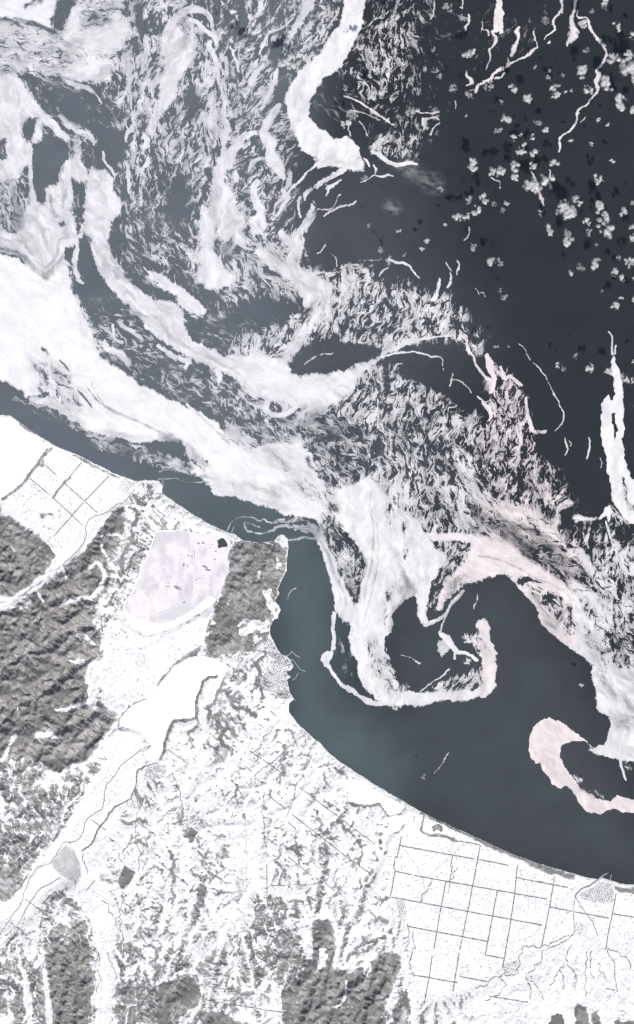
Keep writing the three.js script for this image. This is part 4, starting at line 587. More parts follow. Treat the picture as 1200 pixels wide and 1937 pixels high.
// the middle band
const kMid = K('ice_band', 'long pale ice band sweeping through the middle into the central crescent', 'sea ice');
P([171, 322, 180, 321, 200, 325, 212, 337, 213, 367, 227, 381, 226, 405, 211, 420, 209, 440, 203, 462, 217, 490, 245, 532, 268, 555, 297, 567, 330, 569, 348, 592, 347, 617, 365, 645, 382, 655, 405, 662, 420, 671, 460, 677, 475, 672, 525, 672, 546, 694, 556, 706, 570, 712, 600, 709, 642, 707, 675, 695, 700, 685, 724, 672, 705, 688, 682, 708, 670, 732, 645, 755, 615, 768, 600, 780, 570, 773, 550, 765, 520, 751, 497, 744, 477, 746, 465, 735, 455, 720, 425, 707, 400, 695, 375, 682, 350, 670, 325, 657, 300, 637, 292, 632, 276, 620, 264, 600, 250, 587, 232, 570, 207, 542, 185, 510, 174, 472, 178, 450, 170, 442, 163, 440, 158, 411, 162, 395, 163, 365, 168, 340], W, 0.76, 2.5, 45, kMid);
P([430, 690, 500, 676, 546, 696, 570, 712, 640, 708, 690, 690, 670, 725, 600, 770, 550, 762, 500, 742, 470, 735], W, 0.92, 14, 20, kMid);
P([480, 670, 530, 672, 545, 695, 510, 700], W, 0.93, 10, 10, kMid);
P([180, 450, 202, 462, 222, 505, 250, 545, 240, 560, 210, 535, 185, 500], W, 0.62, 8, 55, kMid);
P([196, 330, 210, 345, 210, 365, 225, 385, 222, 402, 205, 410], W, 0.84, 6, 80, kMid);
L([250, 590, 3, 290, 600, 4, 310, 625, 4, 340, 650, 4, 400, 680, 3, 450, 705, 3], W, 0.6, 0.7, kMid);
L([240, 560, 2, 262, 580, 3, 275, 592, 2], W, 0.95, 0.5, kMid);
const kLobe = K('ice_tongue', 'slim white ice lobe lying just above the middle band', 'sea ice');
P([274, 506, 300, 516, 330, 535, 356, 554, 376, 570, 389, 590, 382, 604, 362, 602, 346, 582, 330, 556, 310, 546, 290, 530], W, 0.84, 2, 35, kLobe);
P([260, 512, 285, 525, 300, 545, 290, 552, 268, 540], 0.6, 0.7, 6, 40);
L([478, 746, 3, 497, 747, 4, 508, 757, 5, 506, 775, 4, 520, 785, 5, 545, 782, 5, 560, 770, 5], W, 0.8, 0.5, K('ice_ribbon', 'crooked white ice fringe hanging below the central crescent', 'sea ice'));
P([560, 775, 590, 768, 620, 772, 600, 800, 560, 812, 555, 800], 0.75, 0.5, 6, 150);
L([410, 700, 3, 416, 712, 5, 414, 722, 3], W, 0.82, 0.5, K('ice_floe', 'curved white floe just below the middle band', 'ice floe'));
L([300, 655, 4, 330, 675, 5, 356, 682, 6, 352, 695, 3], 0.95, 0.7, 0.5);
L([198, 648, 3, 205, 660, 5, 225, 668, 6, 240, 680, 5, 243, 688, 4], W, 0.74, 0.5, K('ice_floe', 'crooked pale floe in the dark water right of the coastal band', 'ice floe'));
L([213, 615, 2, 216, 640, 2, 230, 648, 3], 1, 0.7, 0.5); L([232, 617, 4, 250, 628, 4, 268, 642, 3], 1, 0.7, 0.6);

// upper middle: the arch, its legs and the pillars
const kArch = K('ice_band', 'arched grey white ice loop near the top, open toward the bottom left', 'sea ice');
P([312, 62, 330, 40, 352, 36, 366, 42, 372, 75, 368, 100, 360, 116, 350, 136, 336, 160, 328, 181, 318, 200, 304, 216, 296, 240, 284, 262, 278, 250, 290, 220, 300, 195, 303, 165, 310, 130, 309, 90], 1.02, 0.7, 3, 110, kArch);
L([310, 100, 6, 314, 65, 6, 328, 38, 7, 350, 22, 7, 372, 17, 6, 394, 27, 5, 404, 48, 3], W, 0.68, 0.4, kArch);
L([360, 38, 3, 378, 46, 4, 394, 62, 4, 406, 72, 4, 412, 84, 3], W, 0.76, 0.5, kArch);
P([340, 44, 352, 38, 360, 50, 356, 62, 344, 58], 0.4, 0.6, 4, 60);
P([318, 115, 345, 100, 358, 112, 340, 150, 325, 180, 305, 210, 300, 200, 308, 165], W, 0.82, 5, 115, kArch);
L([400, 88, 3, 406, 105, 4, 410, 125, 4, 414, 150, 3, 419, 178, 3, 425, 190, 5, 422, 205, 5, 424, 225, 5, 430, 245, 6, 424, 270, 4, 420, 290, 3], 1.1, 0.68, 0.5, K('ice_ribbon', 'thin upright ribbon running down from the right end of the arch', 'sea ice'));
L([428, 108, 2, 430, 125, 4, 427, 142, 3], 1, 0.66, 0.5); L([436, 90, 2, 448, 115, 2, 452, 135, 1.5], 1, 0.74, 0.5);
L([395, 115, 3, 392, 140, 5, 384, 165, 5, 377, 190, 2], 0.9, 0.7, 0.6); L([348, 140, 3, 342, 175, 3, 344, 210, 3, 342, 225, 3], 0.95, 0.68, 0.6);
L([400, 180, 4, 403, 210, 6, 400, 240, 7, 404, 270, 6], 0.85, 0.7, 0.6);
L([500, 120, 2, 488, 135, 4, 474, 158, 5], 1.1, 0.66, 0.5, K('ice_floe', 'slanting grey floe below the bright cloud near the top', 'ice floe'));
L([490, 112, 2, 478, 128, 4, 468, 145, 3], 0.9, 0.62, 0.5);
L([526, 130, 2, 520, 150, 4, 512, 172, 4, 500, 196, 3, 495, 205, 2], 1.1, 0.68, 0.5, K('ice_ribbon', 'straight grey ice ribbon slanting down left of the broad top band', 'sea ice'));
L([555, 35, 1.5, 540, 48, 2, 525, 55, 2, 510, 62, 2, 503, 72, 2, 492, 100, 2], 1, 0.72, 0.5);
L([492, 45, 2, 487, 58, 5, 480, 62, 4], 0.9, 0.7, 0.6); L([490, 5, 2, 493, 15, 4, 487, 30, 3], 0.9, 0.76, 0.6); L([420, 5, 3, 435, 20, 4, 450, 25, 4, 470, 22, 4, 472, 35, 2], 0.6, 0.72, 0.7);
L([244, 95, 3, 240, 120, 7, 244, 150, 6, 240, 175, 3, 225, 195, 3], 0.95, 0.66, 0.6);
L([258, 140, 4, 268, 170, 4, 275, 190, 5, 282, 215, 5, 280, 245, 6, 275, 275, 6], 0.85, 0.7, 0.7);
L([255, 215, 5, 252, 235, 4, 240, 250, 2, 240, 268, 4], 0.85, 0.68, 0.6);
L([300, 130, 3, 292, 160, 5, 288, 172, 6, 296, 150, 4], 0.9, 0.7, 0.6); L([245, 10, 2, 252, 35, 3, 256, 65, 3], 0.9, 0.6, 0.5);
L([300, 15, 6, 316, 8, 5, 335, 5, 4], 0.8, 0.74, 0.7); L([275, 20, 4, 270, 50, 3, 295, 70, 4, 300, 90, 6], 0.6, 0.68, 0.7);
P([255, 30, 275, 35, 290, 50, 285, 65, 262, 70, 256, 50], 0.05, 0.5, 5);
L([282, 300, 4, 276, 315, 4, 268, 320, 3], 0.8, 0.7, 0.6); L([195, 285, 2, 198, 305, 2, 210, 318, 3, 216, 332, 2], W, 0.7, 0.5);
L([240, 305, 3, 244, 335, 4, 242, 365, 2], 0.9, 0.7, 0.6); L([262, 320, 4, 268, 350, 4, 268, 390, 2], 0.8, 0.7, 0.6);
// pillars on the 300-460 row
const kPil = K('ice_band', 'upright streaked ice band with a curled foot, left of centre', 'sea ice');
L([482, 250, 4, 462, 258, 6, 450, 272, 8, 438, 288, 9, 428, 302, 14], W, 0.76, 0.4, kPil);
P([412, 300, 444, 298, 430, 326, 424, 332, 434, 362, 446, 370, 446, 394, 460, 404, 466, 424, 456, 440, 471, 460, 448, 462, 438, 448, 420, 462, 411, 430, 400, 400, 400, 370, 405, 340], W, 0.76, 4, 85, kPil);
P([424, 400, 440, 396, 452, 420, 444, 446, 424, 448], W, 0.62, 8, 115, kPil);
L([446, 412, 3, 458, 412, 3, 462, 422, 3, 446, 434, 3, 452, 448, 4], W, 0.88, 0.5, kPil);
P([425, 330, 440, 328, 448, 345, 438, 362, 430, 350], 0.35, 0.62, 4, 60);
P([418, 455, 440, 452, 450, 480, 438, 492, 420, 478], 0.45, 0.4, 6, 130);
L([444, 325, 3, 447, 342, 4], W, 0.8, 0.5); L([470, 325, 2, 478, 308, 4, 492, 300, 3], 0.9, 0.76, 0.5);
const kPil2 = K('ice_tongue', 'white ice pillar with a broad foot standing above the middle band', 'sea ice');
P([385, 402, 395, 388, 400, 410, 406, 430, 409, 450, 400, 470, 416, 486, 420, 505, 440, 520, 448, 527, 430, 540, 405, 549, 386, 541, 374, 526, 380, 500, 375, 460, 380, 430], W, 0.82, 5, 85, kPil2);
L([372, 420, 4, 378, 450, 4, 374, 475, 5], 0.8, 0.72, 0.6);
L([487, 345, 5, 479, 362, 5, 486, 385, 6, 494, 398, 7, 490, 412, 5], W, 0.72, 0.5, K('ice_ribbon', 'curling ice ribbon ending in a round grey knot', 'sea ice'));
P([474, 410, 498, 406, 506, 425, 500, 443, 482, 440, 472, 425], W, 0.8, 3, 30, KIND.length - 1);
P([480, 418, 492, 416, 496, 430, 488, 436, 479, 430], W, 0.6, 4);
L([528, 198, 4, 520, 212, 7, 508, 228, 7, 500, 248, 8, 508, 264, 9, 517, 270, 8], W, 0.74, 0.4, K('ice_band', 'small twisted grey ice band left of the broad top band', 'sea ice'));
L([510, 270, 6, 509, 290, 7, 516, 302, 10, 528, 316, 11, 535, 332, 6, 536, 340, 2], W, 0.8, 0.4, KIND.length - 1);
L([552, 328, 3, 547, 345, 5, 543, 356, 3], W, 0.7, 0.5);
L([600, 308, 2, 582, 326, 2.5, 570, 340, 2, 556, 352, 2.5, 545, 366, 3, 544, 376, 3, 534, 388, 2, 528, 402, 1.5, 516, 416, 1.5], W, 0.8, 0.5, K('ice_ribbon', 'thin white ice thread winding down between pools right of the knot', 'sea ice'));
L([536, 362, 4, 540, 372, 3, 522, 386, 2, 516, 405, 1.5], W, 0.76, 0.5, KIND.length - 1);
L([600, 350, 3, 588, 356, 3, 578, 368, 3, 577, 378, 1.5], W, 0.74, 0.5);
L([568, 372, 1.5, 565, 390, 2, 570, 410, 1.5], 1, 0.7, 0.5);
const kX = K('ice_tongue', 'grey white ice wedge dropping to the diagonal streak right of the knot', 'sea ice');
L([594, 385, 5, 588, 408, 7, 574, 430, 8, 562, 450, 10, 558, 470, 12, 552, 488, 9, 552, 505, 6], 1.02, 0.7, 0.5, kX);
L([530, 440, 4, 540, 455, 9, 552, 462, 8], 1, 0.66, 0.5, kX);
L([575, 450, 2, 568, 475, 3, 564, 500, 3, 568, 512, 2], W, 0.7, 0.5);
const kDiag = K('ice_band', 'pale diagonal ice streak running down to the centre of the sea', 'sea ice');
L([490, 474, 8, 512, 492, 11, 535, 508, 12, 560, 522, 14, 585, 538, 20, 600, 552, 20], 1.05, 0.72, 0.6, kDiag);
L([438, 480, 8, 465, 490, 8, 500, 520, 7, 545, 538, 5], 0.8, 0.42, 0.8);
P([580, 525, 605, 520, 628, 545, 620, 575, 600, 585, 580, 570], W, 0.78, 8, 70, kDiag);
L([600, 575, 14, 588, 605, 13, 572, 632, 14, 556, 655, 15, 538, 670, 14], 0.92, 0.72, 0.6, kDiag);
L([560, 600, 8, 540, 640, 12, 515, 665, 12], 0.5, 0.72, 0.7);
L([600, 524, 6, 630, 517, 6, 660, 507, 8, 682, 504, 5], 0.85, 0.72, 0.7);
L([655, 520, 14, 660, 545, 10, 655, 570, 6], 0.85, 0.82, 0.8);
L([690, 508, 2, 698, 525, 3, 692, 540, 2], 1, 0.8, 0.6);
// open pools between them
P([470, 572, 505, 562, 524, 572, 522, 596, 495, 612, 460, 622, 425, 625, 400, 616, 432, 598], 0.03, 0.6, 7);
P([348, 590, 395, 606, 470, 606, 520, 600, 500, 618, 440, 632, 380, 625, 352, 608], 0.1, 0.6, 6);
P([310, 505, 350, 505, 372, 535, 395, 550, 425, 552, 420, 575, 395, 580, 368, 560, 340, 540], 0.12, 0.6, 7);
P([225, 520, 270, 515, 300, 545, 330, 562, 300, 565, 268, 552, 248, 535], 0.15, 0.6, 6);
P([325, 340, 348, 335, 352, 420, 330, 428, 312, 400], 0.05, 0.6, 8);
P([350, 165, 375, 160, 385, 200, 376, 235, 355, 220, 348, 190], 0.06, 0.6, 8);
P([548, 700, 560, 684, 600, 651, 636, 630, 643, 646, 662, 652, 700, 655, 722, 664, 700, 680, 650, 699, 600, 707, 570, 711, 552, 707], 0.02, 0.6, 2.5);
L([575, 690, 1, 600, 672, 0.8, 630, 668, 0.8], 0.5, 0.7, 0.5);
P([585, 330, 640, 335, 690, 320, 790, 330, 1000, 330, 1000, 560, 900, 590, 850, 545, 760, 500, 690, 498, 640, 508, 600, 505, 578, 470, 600, 420], 0.0, 0.6, 12);
// the coastal band
const kCoast = K('ice_band', 'broad brilliant white ice band along the coast from the left edge', 'sea ice');
P([0, 468, 30, 487, 60, 511, 86, 532, 104, 518, 122, 500, 130, 540, 140, 570, 150, 590, 160, 602, 172, 620, 175, 640, 185, 665, 190, 680, 205, 690, 225, 697, 245, 712, 265, 732, 290, 740, 300, 745, 320, 756, 350, 767, 382, 786, 400, 795, 415, 808, 425, 828, 440, 837, 475, 850, 500, 841, 530, 838, 565, 839, 577, 852, 577, 875, 595, 895, 622, 924, 650, 927, 690, 930, 700, 980, 660, 1003, 625, 995, 600, 986, 575, 977, 540, 975, 530, 966, 500, 955, 480, 947, 442, 937, 415, 936, 405, 930, 402, 920, 390, 914, 385, 905, 397, 899, 360, 895, 352, 887, 362, 873, 387, 889, 392, 872, 370, 855, 350, 837, 325, 822, 300, 826, 287, 835, 262, 832, 237, 831, 200, 820, 167, 815, 152, 800, 130, 787, 100, 772, 82, 760, 60, 757, 47, 750, 46, 740, 32, 732, 15, 720, 0, 707], W, 0.98, 2.2, 38, kCoast);
P([108, 515, 124, 498, 132, 545, 155, 595, 176, 630, 186, 665, 160, 640, 130, 590, 108, 550], W, 0.86, 9, 60, kCoast);
P([80, 655, 96, 668, 92, 674, 78, 660], 0.3, 0.6, 2, 40);
P([50, 672, 110, 680, 135, 705, 150, 735, 170, 770, 150, 790, 110, 770, 70, 755, 60, 735, 75, 715, 55, 700], 0.86, 0.72, 9, 40, kCoast);
P([78, 705, 110, 700, 138, 725, 148, 755, 120, 750, 80, 740], 0.76, 0.7, 7, 45, kCoast);
L([112, 680, 1, 122, 690, 2, 130, 700, 1], 0, 0.4, 0.5); L([148, 738, 1.5, 160, 752, 2.5, 175, 770, 1.5], 0.15, 0.4, 0.5);
L([55, 752, 4, 75, 752, 4, 88, 745, 4], 0.2, 0.4, 0.5);
L([167, 735, 1.5, 185, 757, 2.5, 205, 772, 2.5, 235, 787, 2.5, 270, 802, 2, 300, 815, 2], W, 0.52, 0.6, kCoast);
L([175, 720, 0.8, 176, 735, 0.8, 195, 760, 0.8], W, 0.55, 0.6, kCoast);
L([60, 755, 4, 95, 765, 5, 130, 783, 5, 155, 800, 5, 170, 815, 5, 210, 820, 6, 250, 828, 6, 285, 828, 6], W, 0.66, 0.8, kCoast);
P([300, 815, 330, 822, 345, 842, 320, 838, 300, 832], W, 0.45, 4, 20, kCoast);
P([345, 832, 372, 850, 392, 880, 388, 890, 370, 872, 350, 862, 345, 850], W, 0.5, 4, 40, kCoast);
P([385, 900, 402, 898, 430, 905, 470, 915, 500, 925, 480, 930, 430, 922, 400, 915], W, 0.7, 6, 20, kCoast);
P([405, 920, 440, 925, 500, 940, 560, 965, 530, 966, 480, 947, 440, 938, 412, 934], W, 0.78, 4, 22, kCoast);
P([500, 842, 560, 838, 577, 855, 577, 875, 595, 895, 560, 890, 520, 880, 490, 865, 470, 855], W, 0.78, 12, 25, kCoast);
P([510, 852, 535, 862, 555, 890, 540, 895, 515, 875], 0.82, 0.6, 6, 45);
P([545, 895, 590, 905, 640, 930, 648, 970, 620, 970, 580, 945, 550, 920], 0.8, 0.7, 10, 42, kCoast);
P([500, 915, 530, 918, 545, 935, 520, 940, 500, 930], W, 0.55, 6, 20, kCoast);
L([355, 765, 2, 385, 795, 2, 410, 815, 2, 435, 840, 2], W, 0.6, 0.7, kCoast);
P([425, 803, 445, 800, 462, 815, 470, 840, 455, 842, 430, 832], 1.02, 0.6, 5, 30, K('ice_floe', 'grey ice patch clinging to the upper side of the coastal band', 'ice floe'));
P([450, 825, 490, 830, 500, 845, 480, 852], 0.6, 0.8, 5, 20);
// thin grey ice and wisps off the coast
P([288, 836, 320, 833, 350, 845, 352, 855, 335, 860, 305, 850], 0, 0.3, 2);
L([180, 838, 8, 225, 848, 10, 265, 858, 12, 300, 868, 12, 335, 880, 10, 358, 885, 8], 0.62, 0.24, 0.9);
L([300, 868, 3, 340, 880, 4, 352, 890, 3], 0.9, 0.3, 0.8);
L([30, 755, 4, 80, 772, 4, 130, 800, 5, 170, 822, 5, 215, 832, 5], 0.55, 0.25, 0.9);
L([50, 768, 3, 85, 790, 2, 120, 800, 2], 0.5, 0.2, 0.9);
L([300, 893, 0.8, 330, 888, 0.8, 362, 897, 1, 395, 905, 1], 0.9, 0.3, 0.6); L([270, 868, 1, 290, 860, 1, 305, 872, 1], 0.9, 0.4, 0.6);
L([300, 908, 0.7, 330, 905, 0.7, 360, 912, 0.7, 395, 912, 0.8], 0.9, 0.3, 0.6);
L([430, 1003, 0.8, 440, 986, 0.8, 460, 978, 0.8, 482, 979, 1, 490, 985, 1, 500, 982, 1, 505, 988, 1, 515, 990, 1], 0.95, 0.4, 0.5);
L([462, 990, 1, 466, 1002, 1.2, 480, 1008, 1.3, 495, 1010, 1.5, 515, 1003, 2, 540, 995, 2.5, 570, 1000, 4, 595, 1008, 5, 606, 1022, 5], 0.9, 0.36, 0.8);
L([463, 988, 0.8, 480, 992, 1, 490, 997, 1, 480, 990, 0.8], 0.8, 0.3, 0.6);
L([520, 988, 3, 550, 984, 5, 580, 990, 7, 605, 1003, 7], 0.55, 0.3, 0.9);
L([545, 1022, 1.5, 560, 1020, 1.5, 575, 1016, 1.5, 595, 1020, 1.5], 0.9, 0.34, 0.6);
L([558, 990, 3, 580, 985, 3], 0.4, 0.3, 0.8);
L([560, 1112, 0.6, 550, 1120, 0.6, 545, 1135, 0.5], 0.8, 0.4, 0.5);
// the southward stream, its western strand and the hook it ends in
const kStream = K('ice_band', 'broad white ice stream flowing south and hooking east into the bay', 'sea ice');
P([622, 960, 655, 1003, 640, 1015, 660, 1030, 690, 1040, 697, 1075, 690, 1095, 682, 1120, 676, 1142, 670, 1150, 655, 1120, 640, 1085, 620, 1045, 605, 1025, 600, 1000], 0.5, 0.6, 6, 60);
P([612, 1000, 640, 1005, 655, 1020, 645, 1040, 630, 1035], 0.15, 0.4, 8, 40);
P([640, 1030, 680, 1045, 690, 1075, 675, 1120, 660, 1090], 0.52, 0.66, 8, 100);
P([650, 925, 700, 900, 720, 930, 745, 950, 770, 975, 792, 985, 800, 1000, 812, 1022, 826, 1038, 842, 1050, 843, 1060, 832, 1080, 820, 1102, 812, 1126, 806, 1146, 806, 1166, 811, 1178, 806, 1184, 795, 1175, 790, 1160, 789, 1130, 784, 1126, 763, 1136, 750, 1148, 740, 1166, 736, 1197, 731, 1202, 729, 1220, 732, 1240, 735, 1252, 745, 1267, 752, 1290, 757, 1308, 787, 1310, 815, 1310, 837, 1305, 875, 1303, 897, 1305, 905, 1297, 909, 1282, 912, 1266, 911, 1245, 908, 1233, 900, 1222, 893, 1212, 885, 1214, 879, 1214, 890, 1206, 902, 1202, 907, 1195, 903, 1183, 905, 1178, 912, 1172, 920, 1175, 925, 1190, 927, 1214, 935, 1230, 939, 1250, 939, 1270, 936, 1295, 927, 1312, 917, 1317, 900, 1320, 875, 1325, 845, 1325, 812, 1330, 795, 1335, 762, 1332, 750, 1340, 737, 1335, 717, 1327, 700, 1312, 685, 1300, 679, 1277, 675, 1257, 667, 1232, 660, 1200, 659, 1178, 650, 1175, 641, 1165, 636, 1150, 634, 1130, 627, 1107, 617, 1072, 612, 1050, 603, 1028, 612, 1022, 622, 1030, 640, 1078, 652, 1110, 668, 1145, 676, 1140, 690, 1095, 697, 1075, 692, 1052, 680, 1038, 668, 1018, 655, 1000, 640, 960], W, 0.86, 2, 88, kStream);
P([667, 960, 720, 960, 735, 1050, 738, 1120, 722, 1200, 715, 1250, 690, 1270, 675, 1230, 680, 1170, 692, 1120, 703, 1075, 690, 1020], W, 0.92, 10, 88, kStream);
P([690, 1210, 712, 1205, 722, 1245, 745, 1300, 738, 1312, 715, 1285, 700, 1255], 0.6, 0.8, 6, 78, kStream);
P([728, 1210, 738, 1250, 752, 1290, 770, 1300, 760, 1312, 745, 1300, 732, 1262], 0.5, 0.8, 5, 60);
P([727, 1120, 744, 1100, 747, 1110, 735, 1140, 728, 1180, 720, 1200, 722, 1165], 0.68, 0.7, 4, 100);
P([727, 940, 742, 945, 746, 975, 738, 1000, 732, 970], 0.55, 0.7, 5, 80);
P([765, 985, 770, 985, 768, 1000, 764, 1030, 760, 1000], 0.5, 0.7, 4, 95); P([762, 1042, 772, 1040, 773, 1052, 766, 1057], 0.3, 0.6, 3);
P([738, 1035, 750, 1048, 765, 1075, 778, 1080, 788, 1095, 787, 1120, 765, 1130, 755, 1120, 762, 1090, 750, 1060], W, 0.5, 5, 60, kStream);
P([752, 1055, 772, 1070, 790, 1085, 788, 1105, 775, 1095], W, 0.82, 5, 60, kStream);
P([775, 1126, 788, 1122, 765, 1136, 750, 1148, 741, 1165, 738, 1195, 733, 1195, 735, 1165, 745, 1145], W, 0.5, 3, 100, kStream);
L([702, 930, 1, 700, 960, 1, 706, 990, 1.2, 705, 1040, 2, 702, 1080, 2, 692, 1110, 2, 688, 1150, 1.5], W, 0.66, 0.7, kStream);
L([713, 990, 1, 716, 1040, 1.5, 714, 1080, 1.5, 700, 1130, 1.5, 690, 1180, 1.5], W, 0.72, 0.7, kStream);
L([606, 1022, 3, 622, 1050, 4, 630, 1080, 4, 645, 1110, 3, 655, 1140, 2], W, 0.6, 0.8, kStream);
P([880, 1270, 912, 1262, 912, 1295, 900, 1304, 860, 1303, 830, 1305, 850, 1290], 0.5, 0.78, 6, 115);
P([880, 1200, 910, 1200, 930, 1225, 925, 1245, 905, 1235], 0.85, 0.78, 5, 60, kStream);
P([641, 1166, 650, 1176, 659, 1180, 661, 1200, 655, 1195, 648, 1185], 0.3, 0.8, 3, 95);
const kThread = K('ice_ribbon', 'thin white ice thread with a bulb, curving west of the hooked stream', 'sea ice');
L([633, 1160, 3.5, 631, 1180, 3, 632, 1205, 3.5, 630, 1228, 3], W, 0.84, 0.4, kThread);
P([616, 1232, 622, 1235, 630, 1230, 628, 1245, 624, 1258, 620, 1266, 613, 1260, 609, 1246, 612, 1236], W, 0.86, 1, 90, kThread);
L([624, 1262, 3, 629, 1274, 3, 638, 1286, 2.5, 648, 1296, 3, 660, 1303, 5, 675, 1313, 2.5, 690, 1322, 4, 703, 1329, 4.5, 718, 1331, 3, 730, 1331, 3], W, 0.84, 0.4, kThread);
P([640, 1205, 655, 1205, 660, 1250, 675, 1290, 665, 1290, 645, 1265, 637, 1235], 0.17, 0.72, 6, 75);
P([743, 1336, 755, 1338, 760, 1333, 745, 1333], 0.1, 0.6, 1.5);
// the wedge of dark water in the fork
P([813, 1016, 835, 1024, 862, 1026, 892, 1034, 882, 1048, 864, 1070, 842, 1100, 827, 1130, 817, 1150, 809, 1150, 811, 1130, 821, 1098, 842, 1062, 843, 1050, 826, 1037], 0.3, 0.76, 2.5, 110);
const kArm = K('ice_band', 'creamy ice arm arching over the round dark pool of the bay', 'sea ice');
L([808, 1012, 4, 825, 1018, 6, 850, 1016, 7, 880, 1016, 7, 905, 1022, 7], W, 0.82, 0.4, kArm, 0.5);
P([905, 1012, 935, 1025, 975, 1036, 1002, 1058, 1030, 1080, 1060, 1096, 1076, 1112, 1092, 1128, 1090, 1140, 1070, 1122, 1040, 1105, 1005, 1092, 985, 1092, 975, 1098, 960, 1089, 936, 1088, 915, 1095, 900, 1101, 886, 1102, 870, 1110, 851, 1130, 836, 1146, 828, 1156, 822, 1150, 828, 1130, 838, 1106, 856, 1085, 876, 1064, 884, 1044, 893, 1030], W, 0.88, 3, 25, kArm, 0.8);
P([850, 1102, 878, 1092, 890, 1102, 870, 1112, 850, 1130, 840, 1140, 838, 1128], 0.8, 0.5, 5, 130, kArm);
L([905, 1050, 1.2, 940, 1056, 1.2, 975, 1072, 1.5, 1005, 1090, 2, 1040, 1105, 2, 1075, 1130, 2], W, 0.6, 0.7, kArm);
L([860, 1105, 2, 862, 1095, 0.6, 870, 1088, 0.8, 866, 1100, 0.8], W, 0.5, 0.6, kArm);
L([877, 1118, 2, 868, 1130, 3.5, 855, 1140, 3, 845, 1158, 1.5, 837, 1180, 1.2, 832, 1198, 1], W, 0.6, 0.5, kArm);
L([806, 1182, 3, 818, 1177, 3, 832, 1168, 3, 842, 1160, 2], W, 0.62, 0.5, kStream);
L([835, 1200, 4, 846, 1208, 7, 854, 1220, 6, 864, 1233, 4, 878, 1235, 3, 890, 1240, 2.5, 903, 1248, 3], W, 0.86, 0.3, K('ice_floe', 'pale forked floe inside the round dark pool of the bay', 'ice floe'));
P([828, 1218, 838, 1210, 848, 1222, 846, 1236, 836, 1241, 827, 1233], W, 0.62, 1.5, 60, KIND.length - 1);
L([862, 1230, 3, 860, 1245, 2.5], W, 0.8, 0.4, KIND.length - 1);
P([875, 1240, 892, 1246, 888, 1256, 874, 1252], 0.3, 0.8, 3, 30);
L([760, 1240, 0.6, 778, 1243, 0.6, 792, 1253, 1.2, 796, 1252, 1], 0.9, 0.7, 0.5); L([850, 1265, 1.2, 835, 1280, 1, 810, 1298, 1, 795, 1307, 1], W, 0.7, 0.5); L([903, 1125, 0.8, 902, 1138, 1.2, 897, 1150, 0.8], 0.9, 0.6, 0.5);
P([815, 1295, 860, 1285, 880, 1300, 850, 1306, 815, 1310], 0.3, 0.76, 5, 110);
L([850, 1424, 0.6, 842, 1436, 0.7, 836, 1448, 1, 822, 1463, 0.6], 0.9, 0.7, 0.5, K('ice_ribbon', 'tiny faint ice thread alone in the southern bay', 'sea ice'));
// the east: diagonal pack
const kEast = K('ice_band', 'ragged cream ice belt running diagonally toward the right edge', 'sea ice');
P([898, 905, 908, 928, 930, 945, 955, 945, 980, 952, 1003, 962, 1022, 970, 1042, 986, 1060, 1000, 1066, 1020, 1082, 1034, 1100, 1050, 1120, 1075, 1100, 1075, 1082, 1050, 1055, 1030, 1025, 1008, 998, 988, 965, 985, 935, 972, 908, 960, 895, 940], 0.95, 0.8, 8, 35, kEast, 0.7);
P([865, 870, 885, 880, 905, 900, 915, 935, 895, 945, 880, 915], 0.9, 0.76, 8, 45, kEast);
L([1030, 960, 4, 1038, 935, 3, 1045, 960, 6, 1055, 985, 8], 0.85, 0.78, 0.7); L([1045, 975, 4, 1062, 955, 4, 1080, 950, 3], 0.8, 0.76, 0.7);
P([1025, 962, 1050, 958, 1050, 980, 1030, 978], 0.1, 0.6, 4); P([1058, 970, 1085, 960, 1085, 990, 1062, 990], 0.05, 0.6, 4); P([1063, 1000, 1088, 1000, 1085, 1022, 1068, 1020], 0.1, 0.6, 4);
L([1090, 980, 6, 1105, 979, 4, 1120, 982, 3, 1132, 980, 3], 0.9, 0.8, 0.6);
const kEdge = K('ice_field', 'large marbled ice pack along the lower right edge of the sea', 'sea ice');
P([975, 1099, 988, 1108, 1005, 1100, 1040, 1105, 1070, 1122, 1092, 1140, 1105, 1160, 1120, 1180, 1150, 1210, 1200, 1240, 1200, 1440, 1186, 1438, 1174, 1436, 1152, 1431, 1137, 1426, 1115, 1420, 1112, 1412, 1118, 1415, 1145, 1410, 1150, 1395, 1155, 1370, 1150, 1354, 1137, 1350, 1129, 1337, 1128, 1317, 1130, 1297, 1122, 1287, 1117, 1272, 1122, 1257, 1107, 1245, 1090, 1235, 1075, 1225, 1060, 1212, 1046, 1200, 1035, 1190, 1025, 1175, 1019, 1155, 1010, 1145, 997, 1130, 985, 1115], W, 0.84, 1.5, 60, kEdge);
P([1000, 1106, 1030, 1112, 1062, 1130, 1080, 1150, 1092, 1180, 1086, 1200, 1070, 1200, 1058, 1180, 1040, 1165, 1035, 1150, 1012, 1142, 1000, 1125], 0.42, 0.7, 5, 70);
P([1020, 1150, 1040, 1160, 1055, 1180, 1050, 1195, 1030, 1182], W, 0.55, 4, 50, kEdge);
P([1105, 1180, 1140, 1190, 1200, 1230, 1200, 1275, 1170, 1270, 1150, 1262, 1145, 1290, 1150, 1310, 1140, 1300, 1125, 1250, 1108, 1230], 0.66, 0.62, 9, 65, kEdge);
P([1160, 1270, 1200, 1270, 1200, 1345, 1180, 1350, 1150, 1310], W, 0.66, 8, 60, kEdge);
P([1150, 1345, 1200, 1340, 1200, 1380, 1165, 1380], W, 0.6, 7, 15, kEdge);
P([1142, 1200, 1165, 1198, 1170, 1225, 1150, 1230], 0.3, 0.6, 5); P([1170, 1195, 1200, 1190, 1200, 1240, 1185, 1235], 0.42, 0.72, 5, 45);
